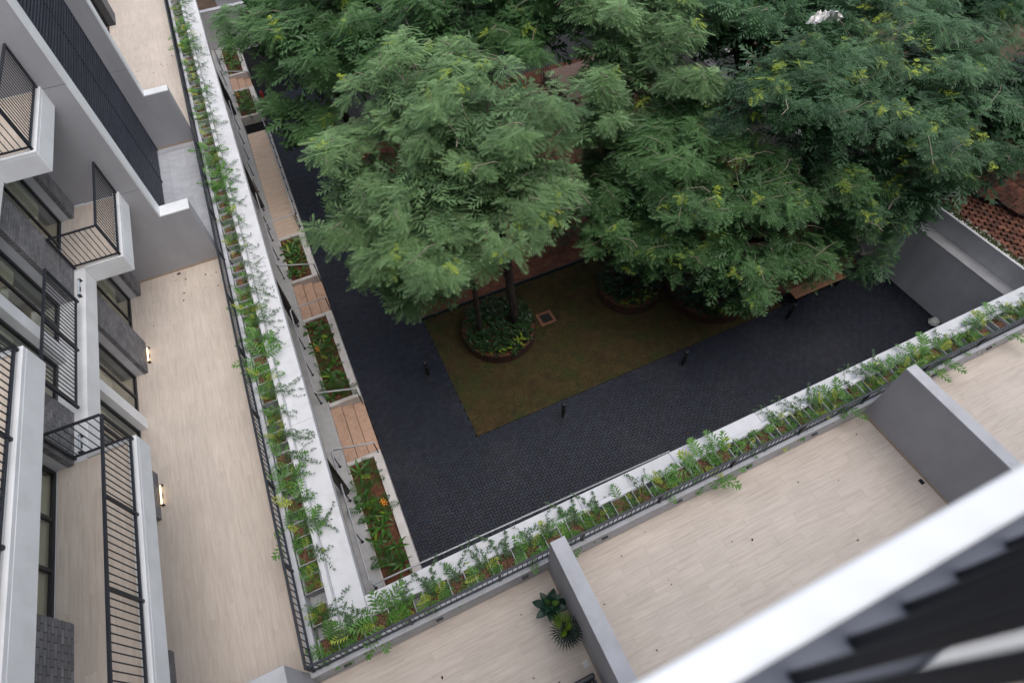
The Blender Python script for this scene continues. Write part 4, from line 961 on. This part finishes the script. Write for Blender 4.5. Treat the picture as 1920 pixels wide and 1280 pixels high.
for i, x in enumerate(xs): potted(x, 3.06, 'y', '%s square grey pot from the corner along the lower planter row' % ORD[i], 'square pots of the lower row', i+100)
y = 3.69; i = 0
while y < 37.5:
    potted(-2.87, y, 'x', '%s square grey pot from the corner up the left planter row' % ORD[i], 'square pots of the left row', i+1); y += .605+random.uniform(-.03,.03); i += 1

# ================================================================== PLANTS IN THE RAISED BEDS
LN = [rosette(400+i, 9, .40, (.35,1.25), BLn, .35, .78, .15, 'leaf_bed', .06) for i in range(4)]
BP = [rosette(410+i, 8, .34, (.3,1.1), TPH, .15, .6, .4, 'leaf_bed', .05) for i in range(4)]
BW = [rosette(420+i, 7, .24, (.3,1.0), BLw, .2, .7, .5, 'leaf_bed', .08) for i in range(3)]
flm = MB()
for k in range(6):
    a = k*1.05; c, s = math.cos(a), math.sin(a); flm.poly([(0,0,0),(c*.07-s*.02,s*.07+c*.02,.05),(c*.12,s*.12,.03),(c*.07+s*.02,s*.07-c*.02,.05)])
flme = flm.mesh('bloom', 'flower')
def bedplants(y0, y1, zone, n, kinds, flowers=0):
    r = random.Random(int(y0*10)); pts = []
    tries = 0
    while len(pts) < n and tries < 4000:
        tries += 1; p = (r.uniform(-2.28,-1.62), r.uniform(y0+.3,y1-.3))
        if all((p[0]-q[0])**2+((p[1]-q[1]))**2 > .30**2 for q in pts): pts.append(p)
    nm = {'L': 'long-leaved bright green plant', 'P': 'cut-leaved dark green plant', 'W': 'broad-leaved green plant'}
    order = sorted(pts, key=lambda q: q[1])
    for i, (x, yy) in enumerate(pts):
        kd = r.choice(kinds); t = thing('bed_plant', (x, yy, GZ+.41), '%s, %s from the near end of the %s' % (nm[kd], ORD[order.index((x, yy))], zone), 'plant', 'plants in the %s' % zone)
        o = inst(r.choice({'L':LN,'P':BP,'W':BW}[kd]), 'leaves', (x, yy, GZ+.41-.28), t); o.rotation_euler = (0,0,r.uniform(0,6.28)); s = r.uniform(.75,1.25); o.scale = (s,s,s)
        o.location = (0,0,-.30*s)
        if i < flowers:
            for _ in range(2): inst(flme, 'bloom', (x+r.uniform(-.12,.12), yy+r.uniform(-.12,.12), GZ+.41+r.uniform(.12,.26)), t)
            t['label'] = 'the one orange-blooming plant in the %s' % zone; t['group'] = 'orange-blooming bed plants'
bedplants(5.6, 10.1, 'raised bed nearest the corner', 17, 'LPPW', 1)
bedplants(12.7, 17.1, 'long bed between the steps', 20, 'PPLW', 1)
bedplants(19.5, 22.4, 'short bed at the ramp', 13, 'LWL')
bedplants(33.5, 36.5, 'far bed below the ramp', 12, 'LWP', 1)
bedplants(38.5, 42.0, 'farthest raised bed', 12, 'LWP')

# ================================================================== SMALL THINGS ON THE TERRACES
t = thing('potted_palm', (1.36, 1.40, 0), 'fan palm with two lime-green fans beside the divider wall', 'potted plant')
MB().tube([(1.36,1.40,.001),(1.36,1.40,.28)], [.10,.13], 20).build('pot', 'black_frame', t, smooth=False)
MB().tube([(1.36,1.40,.281),(1.36,1.40,.285)], .118, 20).build('soil', 'bark_soil', t)
FT_ = fan_template(); q = np.random.default_rng(5)
A = np.array([2.6, 3.9, 5.0, -.35, .5, 1.6, 2.0]); E_ = np.array([.15,.2,.05,.1,.3,.85,1.2]); R_ = np.array([.27,.27,.24,.27,.25,.24,.20])
D = np.stack([np.cos(A)*np.cos(E_), np.sin(A)*np.cos(E_), np.sin(E_)], 1); tn = np.array([.2,.15,.2,.1,.25,.95,.97])
P = np.array([1.34,1.40,.55])+D*.10; P[5] += (-.02,.10,.12); P[6] += (.0,-.05,.12)
V, T, tv = place(FT_, P, D, np.tile([0,0,1.],(7,1)), R_, tn); link(bpy.data.objects.new('fans', bigtri('fans', V-np.array((1.36,1.40,0)), T, 'leaf_palm', tv)), (1.36,1.40,0), t)
m = MB()
for p in P: m.tube([(1.36,1.40,.28), tuple(p)], [.008,.005], 5)
m.build('stalks', 'leaf_palm', t)
t = thing('potted_shrub', (1.26, 1.92, 0), 'dark broad-leaved potted plant above the fan palm at the divider wall', 'potted plant')
MB().tube([(1.26,1.92,.001),(1.26,1.92,.28)], [.10,.13], 20).build('pot', 'black_frame', t)
MB().tube([(1.26,1.92,.281),(1.26,1.92,.285)], .118, 20).build('soil', 'bark_soil', t)
n = 16; A = np.arange(n)*2.4; E_ = np.linspace(-.1,1.2,n); D = np.stack([np.cos(A)*np.cos(E_), np.sin(A)*np.cos(E_), np.sin(E_)], 1)
tn = np.where(np.arange(n) > 11, .80, .30)+q.normal(0,.08,n); P = np.array([1.26,1.92,.38])+np.stack([np.zeros(n),np.zeros(n),np.linspace(0,.22,n)],1)+D*.05
V, T, tv = place(blade_template(.26,.35,.3,5), P, D, np.tile([0,0,1.],(n,1)), np.linspace(.34,.20,n), np.clip(tn,0,.86)); link(bpy.data.objects.new('leaves', bigtri('leaves', V-np.array((1.26,1.92,0)), T, 'leaf_palm', tv)), (1.26,1.92,0), t)
m = MB().tube([(1.26,1.92,.28),(1.26,1.92,.60)], .012, 6); m.build('stem', 'bark', t)
t = thing('outdoor_chair', (1.1, .2, 0), 'dark outdoor chair at the bottom edge beside the divider wall', 'chair')
box('seat', .82, 1.38, -.15, .50, .28, .40, 'black_metal', t, bev=.02); box('backrest', .80, 1.44, .51, .60, .20, .74, 'black_metal', t, bev=.02)
for x in (.80, 1.385): box('armrest', x, x+.055, -.15, .505, .46, .56, 'black_metal', t, bev=.015)
for x in (.83, 1.33):
    for y in (-.12, .42): box('leg', x, x+.05, y, y+.05, .001, .279, 'black_metal', t)
t = thing('floor_socket', (1.47, .81, .001), 'small white outlet plate on the tiles at the divider wall', 'outlet')
box('plate', 1.42, 1.52, .76, .86, .001, .012, 'socket_white', t, bev=.01); MB().ringwall(1.47, .81, .018, .032, .0125, .016, 20).build('ring', 'wall_cap', t)
box('drain', 9.95, 10.05, .74, .86, .0005, .004, 'black_frame', label='small dark floor drain beside the right divider wall', cat='drain')
box('drain', -4.74, -4.64, 15.02, 15.10, .0005, .004, 'black_frame', label='small dark floor drain at the foot of the grey fin wall', cat='drain')
dl = blade_template(.28, .1, .5, 3); dme = newmesh('dead_leaf', dl[0]*np.array((.06,.06,.06)), [tuple(int(i) for i in f) for f in dl[1]], 'dead_leaf')
def litter(n, x0, x1, y0, y1, label, group, seed):
    r = random.Random(seed)
    for i in range(n):
        o = inst(dme, 'dead_leaf', (r.uniform(x0,x1), r.uniform(y0,y1), .003)); o.rotation_euler = (0,0,r.uniform(0,6.28)); s = r.uniform(.5,1.3); o.scale = (s,s,s)
        meta(o, label, 'leaf', group)
litter(12, 2.1, 9.6, .4, 2.6, 'small brown dead leaf lying on the empty lower terrace', 'dead leaves on the lower terrace', 1)
litter(16, -5.6, -3.4, 13.2, 15.0, 'small brown dead leaf on the left terrace near the fin wall', 'dead leaves on the left terrace', 2)
litter(26, -5.2, -3.4, 22.6, 29, 'small brown dead leaf on the far terrace', 'dead leaves on the far terrace', 3)
for (a_, b_, c_, d_, sd, n_) in ((-1.0,1.9,6,20,5,22),(2.5,20,4.2,9.0,6,26)):
    r = random.Random(sd)
    for i in range(n_):
        o = inst(dme, 'dead_leaf', (r.uniform(a_,b_), r.uniform(c_,d_), GZ+.012)); o.rotation_euler = (0,0,r.uniform(0,6.28)); q_ = r.uniform(.8,1.7); o.scale = (q_,q_,q_)
        meta(o, 'small fallen leaf on the dark courtyard paving', 'leaf', 'fallen leaves on the paving')
litter(7, -2.2, 1.3, .6, 2.5, 'small brown speck of leaf on the terrace with the potted palm', 'dead leaves on the palm terrace', 4)
# bag caught in the tree, stone at the wall foot, red bottle by the far bed
q = np.random.default_rng(9); m = MB(); n = 13
bc = Vector((15.75, 12.42, 4.25))
for j in range(n+1):
    for i in range(n+1):
        uu, vv = i/n-.5, j/n-.5
        m.V.append((bc.x+uu*.95+q.normal(0,.03), bc.y+vv*.50+q.normal(0,.03), bc.z-.5*abs(uu+.1)+.10*math.sin(i*1.9)*math.sin(j*1.3)+q.normal(0,.025)-.25*(vv+.5)))
for j in range(n):
    for i in range(n): b = j*(n+1)+i; m.F.append((b,b+1,b+n+2,b+n+1))
m.build('plastic_bag', 'plastic_bag', label='crumpled white plastic bag caught in the upper right tree', cat='bag')
m = MB(); m.tube([(20.85,5.95,GZ+.004),(20.86,5.97,GZ+.10),(20.87,5.96,GZ+.24),(20.86,5.95,GZ+.30)], [.17,.22,.16,.05], 7); m.build('stone', 'stone_white', label='white stone in the corner at the foot of the boundary wall', cat='stone')
t = thing('fire_extinguisher', (-.92, 35.6, GZ), 'red cylinder standing beside the far raised bed on the path', 'extinguisher')
MB().tube([(-.92,35.6,GZ+.004),(-.92,35.6,GZ+.5),(-.92,35.6,GZ+.56)], [.09,.09,.03], 14).build('body', 'red_plastic', t, smooth=False); box('handle', -.95,-.89,35.54,35.66,GZ+.565,GZ+.62,'black_frame',t)
